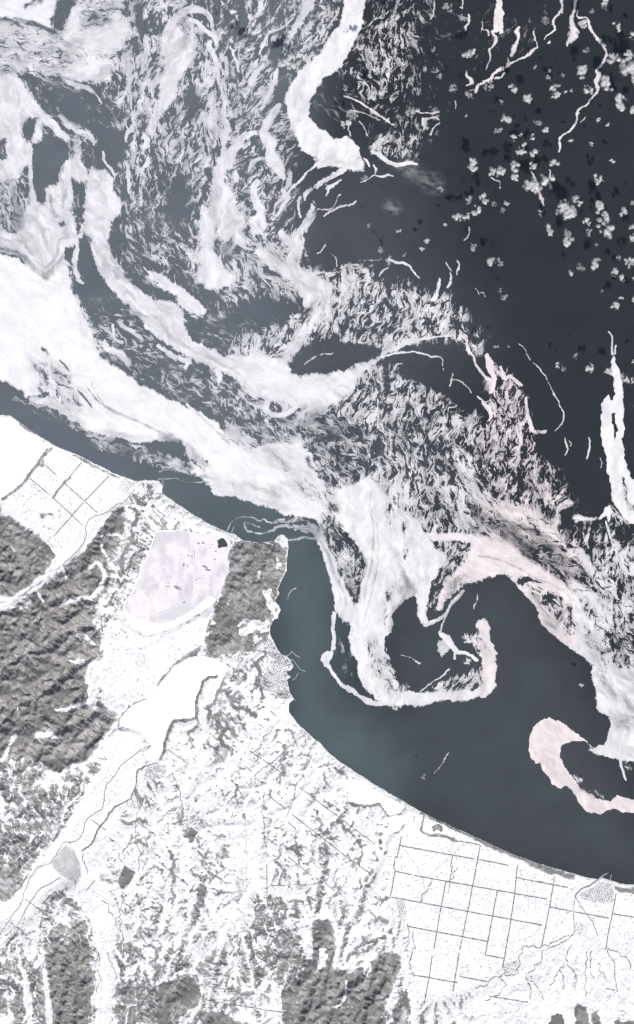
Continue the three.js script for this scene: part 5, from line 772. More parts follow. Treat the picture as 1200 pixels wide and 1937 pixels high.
P([1095, 1130, 1110, 1128, 1135, 1165, 1120, 1170], 0.4, 0.7, 5, 60);
L([1090, 1110, 10, 1110, 1125, 12, 1135, 1160, 10, 1150, 1180, 8], 0.9, 0.84, 0.7); L([1170, 1035, 10, 1192, 1080, 8], 0.7, 0.84, 0.8); L([1100, 1060, 6, 1130, 1090, 10, 1150, 1110, 12], 0.85, 0.84, 0.8);
L([1174, 1432, 3, 1176, 1450, 2.2, 1181, 1462, 1.6, 1185, 1474, 1], W, 0.86, 0.4, kEdge); L([1192, 1436, 3, 1194, 1448, 2, 1200, 1456, 2], W, 0.86, 0.4, kEdge);
P([1180, 1440, 1200, 1440, 1200, 1460, 1183, 1458], 0.2, 0.8, 3, 60);
// the east band
const kE = K('ice_band', 'tall smooth white ice tongue by the right edge, split by a slit', 'sea ice');
P([1158, 680, 1164, 672, 1167, 680, 1172, 700, 1178, 725, 1180, 745, 1180, 780, 1179, 830, 1182, 850, 1188, 880, 1193, 905, 1200, 925, 1200, 1004, 1192, 990, 1177, 977, 1167, 962, 1157, 950, 1158, 920, 1151, 900, 1145, 860, 1140, 820, 1138, 790, 1138, 762, 1145, 748, 1150, 745, 1153, 756, 1160, 757, 1163, 745, 1162, 720, 1157, 692], W, 0.93, 0.8, 92, kE);
P([1157, 781, 1163, 779, 1165, 800, 1166, 832, 1161, 822, 1158, 800], 0, 0.6, 0.8);
P([1174, 905, 1180, 905, 1190, 950, 1200, 975, 1200, 985, 1188, 965, 1180, 940], 0.35, 0.8, 2, 75);
L([1152, 626, 0.6, 1157, 638, 1.2, 1159, 655, 1.2, 1160, 670, 1.5], W, 0.8, 0.4, kE); L([1166, 655, 1, 1165, 668, 1.5], W, 0.8, 0.4, kE);
P([1173, 705, 1185, 712, 1200, 720, 1200, 735, 1182, 727], 0.3, 0.7, 5, 30); P([1180, 760, 1200, 760, 1200, 900, 1190, 880, 1184, 830], 0.04, 0.7, 5, 90);
P([1133, 982, 1145, 960, 1155, 955, 1157, 968, 1153, 986, 1145, 975], W, 0.88, 1.2, 100, K('ice_floe', 'small white triangular floe at the foot of the tall right tongue', 'ice floe'));
P([1152, 955, 1165, 965, 1190, 990, 1185, 1000, 1160, 985], 0.3, 0.78, 4, 70);
L([1148, 985, 1.5, 1150, 1003, 2, 1155, 1018, 1.5], 0.95, 0.8, 0.5); L([1115, 1000, 3, 1110, 1020, 3, 1114, 1035, 2], 0.95, 0.8, 0.6); L([1168, 1045, 1, 1180, 1062, 1.5, 1188, 1068, 1.5], W, 0.8, 0.5); L([1196, 1065, 4, 1197, 1085, 5], W, 0.84, 0.4);
// the cream hook in the south-east
P([1002, 1405, 1003, 1390, 1010, 1375, 1022, 1365, 1037, 1360, 1055, 1365, 1070, 1372, 1085, 1383, 1100, 1395, 1106, 1404, 1095, 1402, 1080, 1402, 1067, 1408, 1061, 1415, 1062, 1430, 1065, 1442, 1067, 1450, 1075, 1463, 1085, 1474, 1096, 1488, 1110, 1497, 1127, 1510, 1145, 1515, 1157, 1517, 1167, 1504, 1185, 1511, 1200, 1515, 1200, 1545, 1182, 1535, 1160, 1530, 1150, 1533, 1140, 1540, 1125, 1536, 1107, 1532, 1097, 1520, 1085, 1500, 1075, 1487, 1070, 1486, 1060, 1494, 1045, 1482, 1032, 1467, 1025, 1457, 1022, 1442, 1015, 1443, 1007, 1435, 1002, 1420], W, 0.86, 0.9, 60, K('ice_hook', 'cream coloured sickle shaped ice hook in the lower right of the sea', 'sea ice'), 1);
P([1104, 1400, 1112, 1407, 1118, 1412, 1115, 1416, 1108, 1408], 0.7, 0.8, 1.5, 45);
P([1078, 1465, 1100, 1478, 1092, 1486, 1082, 1476], 0.6, 0.8, 3, 40);
P([1100, 1492, 1130, 1500, 1160, 1507, 1150, 1512, 1125, 1505], 0.3, 0.3, 4, 15);
// the broad top band
const kTop = K('ice_band', 'broad bright ice band curving down from the top edge, right of centre', 'sea ice');
P([652, 0, 695, 0, 688, 25, 682, 55, 662, 95, 647, 124, 615, 147, 600, 165, 597, 171, 585, 192, 584, 220, 600, 241, 617, 247, 632, 262, 652, 257, 667, 267, 682, 280, 684, 300, 689, 308, 687, 322, 672, 319, 655, 320, 625, 337, 600, 352, 598, 346, 622, 330, 650, 317, 640, 313, 622, 311, 600, 320, 596, 312, 606, 300, 600, 295, 587, 290, 572, 282, 565, 265, 552, 245, 547, 212, 542, 180, 557, 150, 570, 132, 597, 110, 606, 100, 620, 77, 637, 55, 647, 30], W, 0.92, 1.6, 110, kTop);
P([545, 180, 560, 150, 580, 150, 565, 190, 565, 235, 555, 240, 549, 212], W, 0.8, 6, 95, kTop);
P([600, 300, 640, 300, 680, 290, 686, 318, 660, 318, 620, 310], W, 0.8, 6, 10, kTop);
L([585, 5, 4, 578, 20, 7, 566, 40, 7, 556, 55, 5, 548, 68, 5, 540, 90, 3, 534, 97, 1.5], 1.05, 0.72, 0.5, K('ice_band', 'grey ragged ice strip running beside the top end of the broad band', 'sea ice'));
L([600, 355, 1.5, 620, 340, 3, 645, 325, 4], W, 0.8, 0.4, kTop);
L([618, 350, 1.5, 622, 360, 2, 616, 370, 1], 0.9, 0.72, 0.5); L([620, 356, 4, 636, 347, 2.5, 645, 340, 1.5], 0.9, 0.72, 0.5);
// lone threads in the open water
const thread = (pts, label, t = 0.84) => L(pts, 1.02, t, 0.75, K('ice_ribbon', label, 'sea ice'), 0.6);
thread([652, 182, 0.8, 670, 189, 1.2, 690, 200, 1.5, 710, 212, 1.8, 730, 228, 1.2, 745, 235, 0.8], 'straight white ice streak slanting down right of the broad top band');
thread([660, 208, 0.5, 690, 214, 0.8, 720, 228, 0.6], 'faint parallel ice streak just below the straight white streak', 0.6);
thread([680, 230, 0.8, 688, 238, 1, 695, 255, 1.2], 'short bent ice thread beside the little cloud near the broad band', 0.7);
thread([662, 232, 0.8, 660, 245, 1.2, 662, 257, 0.8], 'short upright ice thread touching the bend of the broad band', 0.7);
L([703, 286, 2, 725, 298, 3.5, 742, 309, 4, 762, 311, 3, 778, 308, 3, 790, 309, 2], W, 0.82, 0.4, K('ice_ribbon', 'curved white ice rim with hairy upper side right of the broad band', 'sea ice'));
thread([690, 300, 1, 697, 306, 2, 700, 314, 1.5], 'short ice tick at the tip of the broad top band');
thread([682, 345, 0.6, 695, 340, 1, 708, 332, 1.5, 722, 334, 2, 735, 332, 2, 744, 333, 1.2], 'level white ice thread in open water under the curved rim');
thread([708, 330, 1, 712, 320, 1.5, 708, 312, 0.8], 'tiny hooked thread rising from the level ice thread');
thread([614, 408, 1.5, 625, 400, 2.2, 640, 392, 1.8, 655, 389, 2, 668, 386, 2, 675, 380, 1.2], 'lumpy ice thread lying in open water, left of centre', 0.76);
thread([600, 396, 0.7, 625, 395, 1, 636, 385, 1.2, 641, 372, 1.2, 646, 368, 0.8], 'thin ice thread rising above the lumpy ice thread', 0.7);
thread([600, 480, 1, 609, 474, 1.2, 617, 462, 0.8], 'small slanting ice thread above the central fan', 0.7);
thread([628, 480, 0.5, 637, 488, 0.6, 638, 502, 0.8], 'hair thin ice thread dropping into the central fan', 0.6);
thread([845, 498, 0.5, 852, 508, 0.8, 855, 515, 0.6], 'hair thin crescent above the right tip of the fan', 0.6);
thread([851, 513, 0.8, 853, 527, 2, 850, 540, 1.6, 848, 545, 0.8], 'small upright white sliver above the right end of the fan');
thread([866, 492, 0.8, 869, 503, 1, 864, 514, 1, 863, 520, 0.6], 'thin crescent of ice right of the white sliver', 0.7);
P([815, 567, 822, 558, 828, 540, 832, 528, 836, 540, 831, 556, 822, 570], W, 0.84, 1, 110, K('ice_floe', 'pointed white flame shaped floe on the upper rim of the fan', 'ice floe'));
L([735, 490, 1.5, 750, 496, 2, 765, 498, 2, 775, 503, 2, 785, 515, 1.2, 794, 525, 1], W, 0.76, 0.5, K('ice_ribbon', 'arching ice thread over the top of the central fan', 'sea ice'));
L([735, 505, 1, 725, 512, 1.5, 718, 522, 1], 0.9, 0.74, 0.5); L([690, 492, 1, 705, 493, 1, 722, 490, 1], 0.7, 0.7, 0.5);
L([725, 668, 2.5, 745, 660, 2.5, 770, 650, 2, 800, 641, 1.8, 830, 636, 1.5, 855, 634, 1], W, 0.78, 0.5, K('ice_ribbon', 'long straight ice line forming the lower rim of the upper fan', 'sea ice'));
P([728, 640, 790, 628, 800, 640, 760, 655, 730, 666], 0.6, 0.74, 4, 155);
L([722, 674, 2, 745, 669, 1.8, 770, 667, 1.5, 792, 667, 1.5, 815, 673, 1.3, 832, 676, 1, 838, 685, 1, 839, 698, 0.8], W, 0.82, 0.5, K('ice_ribbon', 'thin ice line bending sharply down at its right end, below the fan rim', 'sea ice'));
P([733, 672, 800, 672, 835, 680, 840, 700, 860, 730, 890, 760, 895, 785, 850, 752, 790, 722, 757, 706, 750, 690], 0.01, 0.6, 3);
L([740, 705, 1, 748, 695, 1, 752, 688, 1, 762, 688, 0.7], 0.9, 0.74, 0.5);
thread([855, 706, 0.7, 854, 716, 1, 852, 729, 0.8], 'short upright ice tick in the dark gap right of the fans', 0.78);
thread([856, 716, 0.8, 868, 719, 1, 878, 728, 0.8, 888, 735, 0.8, 892, 742, 0.5], 'thin ice thread trailing right from the short tick', 0.74);
P([858, 600, 905, 635, 905, 660, 895, 680, 880, 660, 880, 640, 862, 635], 0.3, 0.78, 4, 60);
L([872, 634, 1.5, 884, 645, 2.2, 886, 662, 2.5, 895, 672, 2.2, 900, 688, 1.8, 908, 700, 2.2, 920, 714, 3, 932, 722, 2.5], W, 0.82, 0.5, K('ice_ribbon', 'zigzag pinkish ice line along the right side of the fans', 'sea ice', undefined), 1);
L([922, 672, 4, 927, 688, 6, 930, 704, 5, 936, 718, 3, 933, 732, 3, 928, 742, 2], W, 0.84, 0.4, K('ice_floe', 'pinkish leaf shaped floe where the zigzag line meets the ridge', 'ice floe'), 1);
L([915, 760, 3, 926, 772, 4, 929, 784, 3, 925, 794, 2], W, 0.84, 0.4, undefined, 1); L([930, 755, 1, 918, 758, 1, 905, 750, 1.5], 0.9, 0.8, 0.5, undefined, 1);
L([946, 694, 2, 951, 706, 3, 957, 716, 3, 965, 712, 2, 978, 722, 3, 986, 728, 2], W, 0.82, 0.4, undefined, 1);
L([965, 715, 1.5, 964, 732, 2, 958, 742, 2.5, 962, 758, 3, 956, 774, 2], 0.95, 0.82, 0.5, undefined, 1);
L([995, 752, 2, 998, 775, 3, 1003, 798, 4, 1007, 812, 4, 1010, 816, 2], W, 0.84, 0.4, K('ice_ribbon', 'tapering pinkish ice rim closing the right side of the ridge', 'sea ice'), 1);
L([1011, 817, 3, 1022, 818, 3, 1032, 815, 2], 0.85, 0.8, 0.6, undefined, 0.8);
thread([982, 650, 0.5, 988, 657, 0.7, 997, 670, 0.8, 1003, 682, 0.5], 'faint short arc of ice high above the right ridge', 0.7);
thread([1010, 687, 0.6, 1020, 695, 0.8, 1024, 703, 0.7, 1032, 712, 0.8, 1036, 722, 0.6, 1046, 738, 1, 1050, 746, 0.9, 1057, 756, 0.8, 1060, 765, 0.8, 1066, 780, 0.8, 1065, 795, 1, 1060, 808, 1, 1050, 817, 0.7], 'long hair thin ice arc in dark water beyond the right ridge', 0.76);
thread([1070, 828, 0.8, 1073, 843, 1.8, 1073, 852, 1.2, 1069, 862, 0.7], 'small ice squiggle below the end of the hair thin arc', 0.8);
thread([1078, 832, 0.5, 1082, 838, 0.6, 1079, 843, 0.5], 'minute ice loop beside the small squiggle', 0.7);
thread([1114, 827, 0.6, 1116, 840, 0.9, 1112, 856, 1.2, 1111, 867, 0.8], 'thin upright ice squiggle left of the tall right tongue', 0.78);
thread([1136, 868, 0.5, 1138, 878, 0.6, 1136, 888, 0.5], 'minute ice mark close to the tall right tongue', 0.6);
thread([900, 545, 0.8, 906, 556, 0.6], 'minute ice tick right of the fan', 0.7); thread([911, 553, 0.6, 917, 555, 1, 918, 561, 0.7], 'minute hooked ice tick right of the fan', 0.7);
// ribbons of the north-east
P([937, 0, 947, 0, 949, 15, 954, 26, 953, 60, 946, 62, 944, 56, 936, 60, 935, 32, 938, 18], W, 0.88, 0.8, 95, K('ice_tongue', 'stubby cream ice tongue hanging from the top edge, right part', 'sea ice'), 1);
L([940, 56, 3, 931, 61, 2, 939, 71, 2, 936, 82, 1.5, 930, 90, 1.2, 927, 96, 1.8, 928, 110, 1, 922, 122, 1, 919, 131, 0.6], W, 0.84, 0.4, KIND.length - 1, 1);
thread([912, 42, 0.8, 913, 55, 0.8, 922, 58, 0.8, 924, 66, 0.6], 'spidery ice thread left of the stubby cream tongue', 0.72);
thread([982, 52, 1, 977, 58, 2.5, 979, 68, 3, 977, 80, 3, 972, 92, 3.5, 970, 105, 3.5], 'short thick cream ribbon right of the stubby tongue');
thread([1068, 0, 2.5, 1063, 15, 2.5, 1059, 24, 1.8, 1050, 36, 2, 1047, 46, 2, 1050, 55, 1.5, 1042, 62, 1.2, 1034, 68, 1.5, 1029, 75, 0.8], 'slender cream ribbon coming in from the top edge');
thread([1017, 90, 1.5, 1008, 95, 2.2, 1000, 103, 2.8, 992, 109, 2.2, 980, 114, 1.2, 968, 118, 1.2, 962, 124, 2.5, 950, 130, 3.2, 940, 135, 2.5, 931, 142, 2, 929, 148, 2.8, 918, 154, 3, 906, 159, 2, 901, 166, 3, 899, 174, 2], 'long ragged ice chain slanting from the slender ribbon toward the lower left');
thread([962, 112, 1.5, 964, 120, 3, 956, 127, 2.5], 'small bluish ice bead on the ragged slanting chain', 0.6);
thread([1009, 60, 0.8, 1012, 75, 1.2, 1015, 85, 1.2, 1016, 90, 1], 'thin branch climbing from the upper end of the ragged chain', 0.76);
thread([935, 148, 1, 948, 146, 1.2, 955, 138, 1], 'short branch below the ragged slanting chain', 0.74);
thread([1036, 82, 1, 1039, 80, 1.8], 'tiny cream chip beside the slender ribbon');
thread([1096, 0, 1.8, 1087, 12, 2.4, 1082, 26, 2.6, 1081, 40, 3.5, 1083, 52, 6, 1085, 62, 7.5, 1079, 73, 6, 1074, 86, 1.2], 'cream paddle shaped ice tongue hanging from the top edge');
thread([1092, 20, 0.8, 1091, 30, 1.4, 1098, 35, 1.4, 1108, 33, 1.2, 1114, 38, 1.2, 1116, 50, 1.8, 1122, 64, 2.4, 1132, 75, 3, 1140, 84, 3, 1147, 100, 2.4, 1142, 116, 2, 1136, 126, 2.2, 1129, 132, 3.6, 1133, 144, 3.8, 1129, 158, 4, 1130, 170, 3, 1121, 182, 1.6, 1113, 196, 1.4, 1099, 203, 1.4, 1092, 214, 2.4, 1091, 230, 2.4, 1082, 244, 1.3, 1064, 257, 2, 1058, 266, 2.6, 1059, 276, 1.6, 1055, 287, 0.6], 'long snaking white ice ribbon in the upper right sea');
thread([1108, 220, 0.5, 1101, 228, 1, 1098, 231, 0.8], 'minute ice chip beside the snaking ribbon');
thread([880, 0, 1.5, 877, 8, 1, 872, 13, 1.2], 'small ice thread at the top edge above the vertical sliver', 0.8);
thread([886, 28, 1.2, 886, 40, 1.5, 881, 50, 2.2, 880, 58, 1.6], 'vertical white sliver of ice near the top, right of centre');
thread([884, 134, 1.5, 882, 144, 2.5, 890, 150, 3.5, 892, 158, 2.5, 883, 162, 1.2], 'small forked white floe left of the ragged chain');
thread([895, 170, 0.6, 888, 172, 0.8], 'minute ice chip under the small forked floe', 0.7);
thread([823, 0, 1, 821, 15, 0.8, 818, 30, 1.2, 814, 36, 0.8], 'hair thin ice thread at the top, left of the clouds', 0.7);
thread([1005, 322, 0.8, 1010, 330, 1.2, 1015, 342, 1.2, 1017, 350, 0.8, 1019, 362, 3, 1024, 376, 4, 1028, 386, 2], 'grey ice sliver among the clouds in the right part', 0.7);
thread([930, 335, 0.5, 938, 342, 0.8, 944, 346, 0.8, 945, 357, 0.6], 'thin ice hook under small clouds in the right part', 0.7);
thread([1041, 322, 0.6, 1042, 338, 0.8], 'minute upright ice mark among the clouds', 0.6);
thread([888, 430, 0.5, 889, 442, 0.7, 880, 456, 0.7], 'faint curved ice thread in the dark water below small clouds', 0.5);
thread([860, 192, 1, 862, 205, 1], 'minute ice tick in the dark upper sea', 0.6);
P([800, 225, 806, 226, 808, 244, 802, 248], W, 0.76, 1.5, 90, K('ice_floe', 'small greenish white floe in the web of threads right of the top band', 'ice floe'));
thread([788, 210, 0.8, 797, 215, 1, 815, 215, 1.2, 830, 212, 1], 'thin level ice thread above the small greenish floe', 0.74);
thread([803, 228, 0.8, 820, 222, 1, 830, 228, 1], 'thin ice thread right of the small greenish floe', 0.74);
thread([830, 233, 0.8, 820, 243, 1.2, 815, 255, 1], 'short slanting ice thread below the small greenish floe', 0.74);
IF.poly([905, 690, 1000, 690, 1090, 900, 1090, 1340, 905, 1340], { wm: 0.85 }, 8);     // sensor strip cast painted as a cream tint on the eastern bay ice
log('ice traced');

// grain of the pack: noise smeared along the drift direction
const ice = new Float32Array(IF.n), marble = new Float32Array(IF.n);
{
  const { w, h, n } = IF, st = IF.st, base = new Float32Array(n), cx = new Float32Array(n), cy = new Float32Array(n);
  for (let j = 0, i = 0; j < h; j++) for (let k = 0; k < w; k++, i++) {
    const x = IF.x0 + k * st, y = IF.y0 + j * st;
    base[i] = 0.75 * hsh(k, j, 31) + 0.5 * vn(x / 1.7, y / 1.7, 33) + 0.16 * vn(x / 4.4, y / 4.4, 37) + 0.16 * (1 - Math.abs(2 * vn(x / 9, y / 9, 39) - 1));
    const th = 0.5 * Math.atan2(IF.c.fy[i], IF.c.fx[i]) + (fbm(x / 26, y / 26, 41, 2) - 0.5) * 0.95 + (vn(x / 9, y / 9, 43) - 0.5) * 1.7 + (vn(x / 4, y / 4, 47) - 0.5) * 1.5;
    cx[i] = Math.cos(th); cy[i] = Math.sin(th);
  }
  const lic = (src, dst, steps) => {
    for (let j = 0, i = 0; j < h; j++) for (let k = 0; k < w; k++, i++) {
      let s = src[i], c = 1;
      for (let sg = -1; sg <= 1; sg += 2) {
        let u = k, v = j, q = i, px = cx[i] * sg, py = cy[i] * sg;
        for (let e = 0; e < steps; e++) {
          u += px; v += py; const a = Math.round(u), b = Math.round(v); if (a < 0 || b < 0 || a >= w || b >= h) break;
          q = b * w + a; const dt = cx[q] * px + cy[q] * py >= 0 ? 1 : -1; px = cx[q] * dt; py = cy[q] * dt; s += src[q]; c++;
        }
      }
      dst[i] = s / c;
    }
  };
  const a = new Float32Array(n); lic(base, a, 11);
  for (let j = 0, i = 0; j < h; j++) for (let k = 0; k < w; k++, i++) { const x = IF.x0 + k * st, y = IF.y0 + j * st; a[i] = a[i] * 1.0 + 0.2 * (fbm(x / 12, y / 12, 51, 4) - 0.5) + 0.02 * (hsh(k, j, 9) - 0.5); base[i] = fbm(x / 7, y / 7, 61, 3); }
  // spread the values evenly over 0..1, so that cover is the share of ice
  const B = 4096, hist = new Uint32Array(B); let lo = 1e9, hi = -1e9; for (let i = 0; i < n; i++) { lo = Math.min(lo, a[i]); hi = Math.max(hi, a[i]); }
  for (let i = 0; i < n; i++) hist[Math.min(B - 1, ((a[i] - lo) / (hi - lo) * B) | 0)]++;
  const cdf = new Float32Array(B); let s = 0; for (let b = 0; b < B; b++) { s += hist[b]; cdf[b] = s / n; }
  for (let i = 0; i < n; i++) a[i] = 1 - cdf[Math.min(B - 1, ((a[i] - lo) / (hi - lo) * B) | 0)];
  lic(base, marble, 24); { let mu = 0, sd = 0; for (let i = 0; i < n; i++) mu += marble[i]; mu /= n; for (let i = 0; i < n; i++) sd += (marble[i] - mu) ** 2; sd = Math.sqrt(sd / n); for (let i = 0; i < n; i++) marble[i] = Math.max(-2.5, Math.min(2.5, (marble[i] - mu) / sd)); }
  const lx = new Field(-60, -60, 1260, 1700, 8, { d: -1 }, 0); lx.poly(LAND, { d: 1 }, 3, undefined, 0, 0);
  for (let j = 0, i = 0; j < h; j++) for (let k = 0; k < w; k++, i++) {
    const x = IF.x0 + k * st, y = IF.y0 + j * st;
    ice[i] = IF.c.d[i] < 0.015 ? -0.3 : IF.c.d[i] - a[i] + 0.13 * sst(0.05, 0.3, IF.c.d[i]);
    if (lx.at('d', x, y) > 0.2) ice[i] = -0.3;
    IF.c.g[i] = a[i];
  }
}
log('ice grain');
// regions of loose brash and single floes
const REGIONS = [
  [x => true, 'loose brash ice scattered over the middle of the sea', 'white floe adrift in the loose brash of the middle sea'],
  [(x, y) => x < 250 && y < 480, 'loose brash ice around the left swirls', 'white floe adrift among the left swirls'],
  [(x, y) => x >= 250 && x < 560 && y < 480, 'streaky brash ice hanging in upright threads in the upper left', 'white floe adrift among the upright threads of the upper left'],
  [(x, y) => x >= 560 && x < 900 && y < 330, 'fine slanting brash threads right of the broad top band', 'white floe adrift among the fine threads right of the top band'],
  [(x, y) => x >= 560 && x < 925 && y >= 470 && y < 690, 'hair like brash threads of the upper central fan', 'white floe adrift in the upper central fan'],
  [(x, y) => x >= 600 && x < 1000 && y >= 690 && y < 940, 'dense brash threads of the lower central fan', 'white floe adrift in the lower central fan'],
  [(x, y) => x >= 880 && y < 600, 'specks of brash ice in the dark upper right sea', 'tiny floe adrift in the dark upper right sea'],
  [(x, y) => x >= 880 && y >= 930, 'broken brash ice of the eastern pack', 'white floe adrift in the broken eastern pack'],
  [(x, y) => x < 620 && y >= 480 && y < 860, 'brash ice between the coastal band and the middle band', 'pale floe adrift between the coastal band and the middle band'],
  [(x, y) => x < 620 && y >= 860, 'thin grey ice wisps along the western coast', 'thin grey wisp of ice close to the western coast'],
  [(x, y) => x >= 580 && x < 880 && y >= 940, 'brash ice strewn around the southward stream', 'white floe adrift beside the southward stream'],
];
{
  const { w, h, n } = IF, comp = new Int32Array(n).fill(-1), stack = new Int32Array(n), own = new Int32Array(n), list = [];
  for (let i = 0; i < n; i++) if (ice[i] > 0 && comp[i] < 0) {
    const id = list.length, lb = IF.lab[i]; let sp = 0, area = 0, sx = 0, sy = 0; stack[sp++] = i; comp[i] = id;
    while (sp) {
      const q = stack[--sp]; area++; const qx = q % w, qy = (q / w) | 0; sx += qx; sy += qy;
      if (qx > 0 && ice[q - 1] > 0 && comp[q - 1] < 0 && IF.lab[q - 1] === lb) { comp[q - 1] = id; stack[sp++] = q - 1; }
      if (qx < w - 1 && ice[q + 1] > 0 && comp[q + 1] < 0 && IF.lab[q + 1] === lb) { comp[q + 1] = id; stack[sp++] = q + 1; }
      if (qy > 0 && ice[q - w] > 0 && comp[q - w] < 0 && IF.lab[q - w] === lb) { comp[q - w] = id; stack[sp++] = q - w; }
      if (qy < h - 1 && ice[q + w] > 0 && comp[q + w] < 0 && IF.lab[q + w] === lb) { comp[q + w] = id; stack[sp++] = q + w; }
    }
    const x = IF.x0 + sx / area * IF.st, y = IF.y0 + sy / area * IF.st; let r = 0; for (let k = 1; k < REGIONS.length; k++) if (REGIONS[k][0](x, y)) { r = k; break; }
    list.push({ lb, area, x, y, r, o: 0 });
  }
  // traced bands keep their main piece; crumbs and brash go to the brash of their region; the largest loose floes are things
  const big = {}; for (const c of list) if (c.lb) big[c.lb] = Math.max(big[c.lb] || 0, c.area);
  const loose = list.filter(c => !c.lb && c.area >= 36 && c.area < 1000 && c.x > 2 && c.x < 1198 && c.y > 2).sort((a, b) => b.area - a.area).slice(0, 230);
  let f = 0; for (const c of loose) c.o = 1000 + f++;
  for (const c of list) if (!c.o) c.o = c.lb && c.area >= big[c.lb] * 0.06 && c.area > 5 ? c.lb : 500 + c.r;
  for (let i = 0; i < n; i++) if (comp[i] >= 0) own[i] = list[comp[i]].o;
  const white = [0.755, 0.735, 0.755];
  const res = slabs(IF, ice, (i, x, y) => 0.6 + 1.3 * IF.c.t[i] + 0.12 * marble[i], () => -0.4, (i, x, y, c) => {
    const solid = sst(0.85, 1.15, IF.c.d[i]), t0 = IF.c.t[i], wm = IF.c.wm[i];
    let t = t0 + marble[i] * (0.035 + 0.13 * (1.0 - t0) + 0.05 * (1 - Math.abs(2 * t0 - 1))) + (0.5 - IF.c.g[i]) * (0.10 + 0.3 * (1.05 - t0)) * solid + (vn(x / 2.2, y / 2.2, 91) - 0.5) * 0.05 + (fbm(x / 34, y / 34, 97, 3) - 0.5) * 0.16;
    t *= mix(sst(-0.02, 0.36, ice[i]), 1, solid);                    // brash: the share of white pieces in the slush
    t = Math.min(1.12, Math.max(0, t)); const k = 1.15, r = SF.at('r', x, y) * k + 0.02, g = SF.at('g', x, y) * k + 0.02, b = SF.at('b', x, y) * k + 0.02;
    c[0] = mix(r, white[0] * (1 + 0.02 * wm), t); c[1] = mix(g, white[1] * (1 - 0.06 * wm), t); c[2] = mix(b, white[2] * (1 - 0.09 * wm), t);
  }, i => own[i], o => o < 500 || o >= 1000);
  for (const [o, m] of res) {
    const me = new THREE.Mesh(m.g, MICE);
    if (o >= 1000) { const c = loose[o - 1000], R = REGIONS[c.r]; add(me, 'ice_floe', { label: R[2], category: 'ice floe', group: R[2].replace('white floe', 'floes').replace('pale floe', 'floes').replace('tiny floe', 'floes').replace('thin grey wisp of ice', 'wisps') }); }
    else if (o >= 500) add(me, 'brash_ice', { kind: 'stuff', label: REGIONS[o - 500][1], category: 'brash ice' });
    else { const k = KIND[o]; add(me, k.n, { label: k.label, category: k.category, group: k.group || 'sea ice' }); if (!k.group) delete me.userData.group; }
  }
  log('ice built, objects ' + res.size + ', triangles ' + [...res.values()].reduce((s, m) => s + m.g.index.count / 3, 0));
}
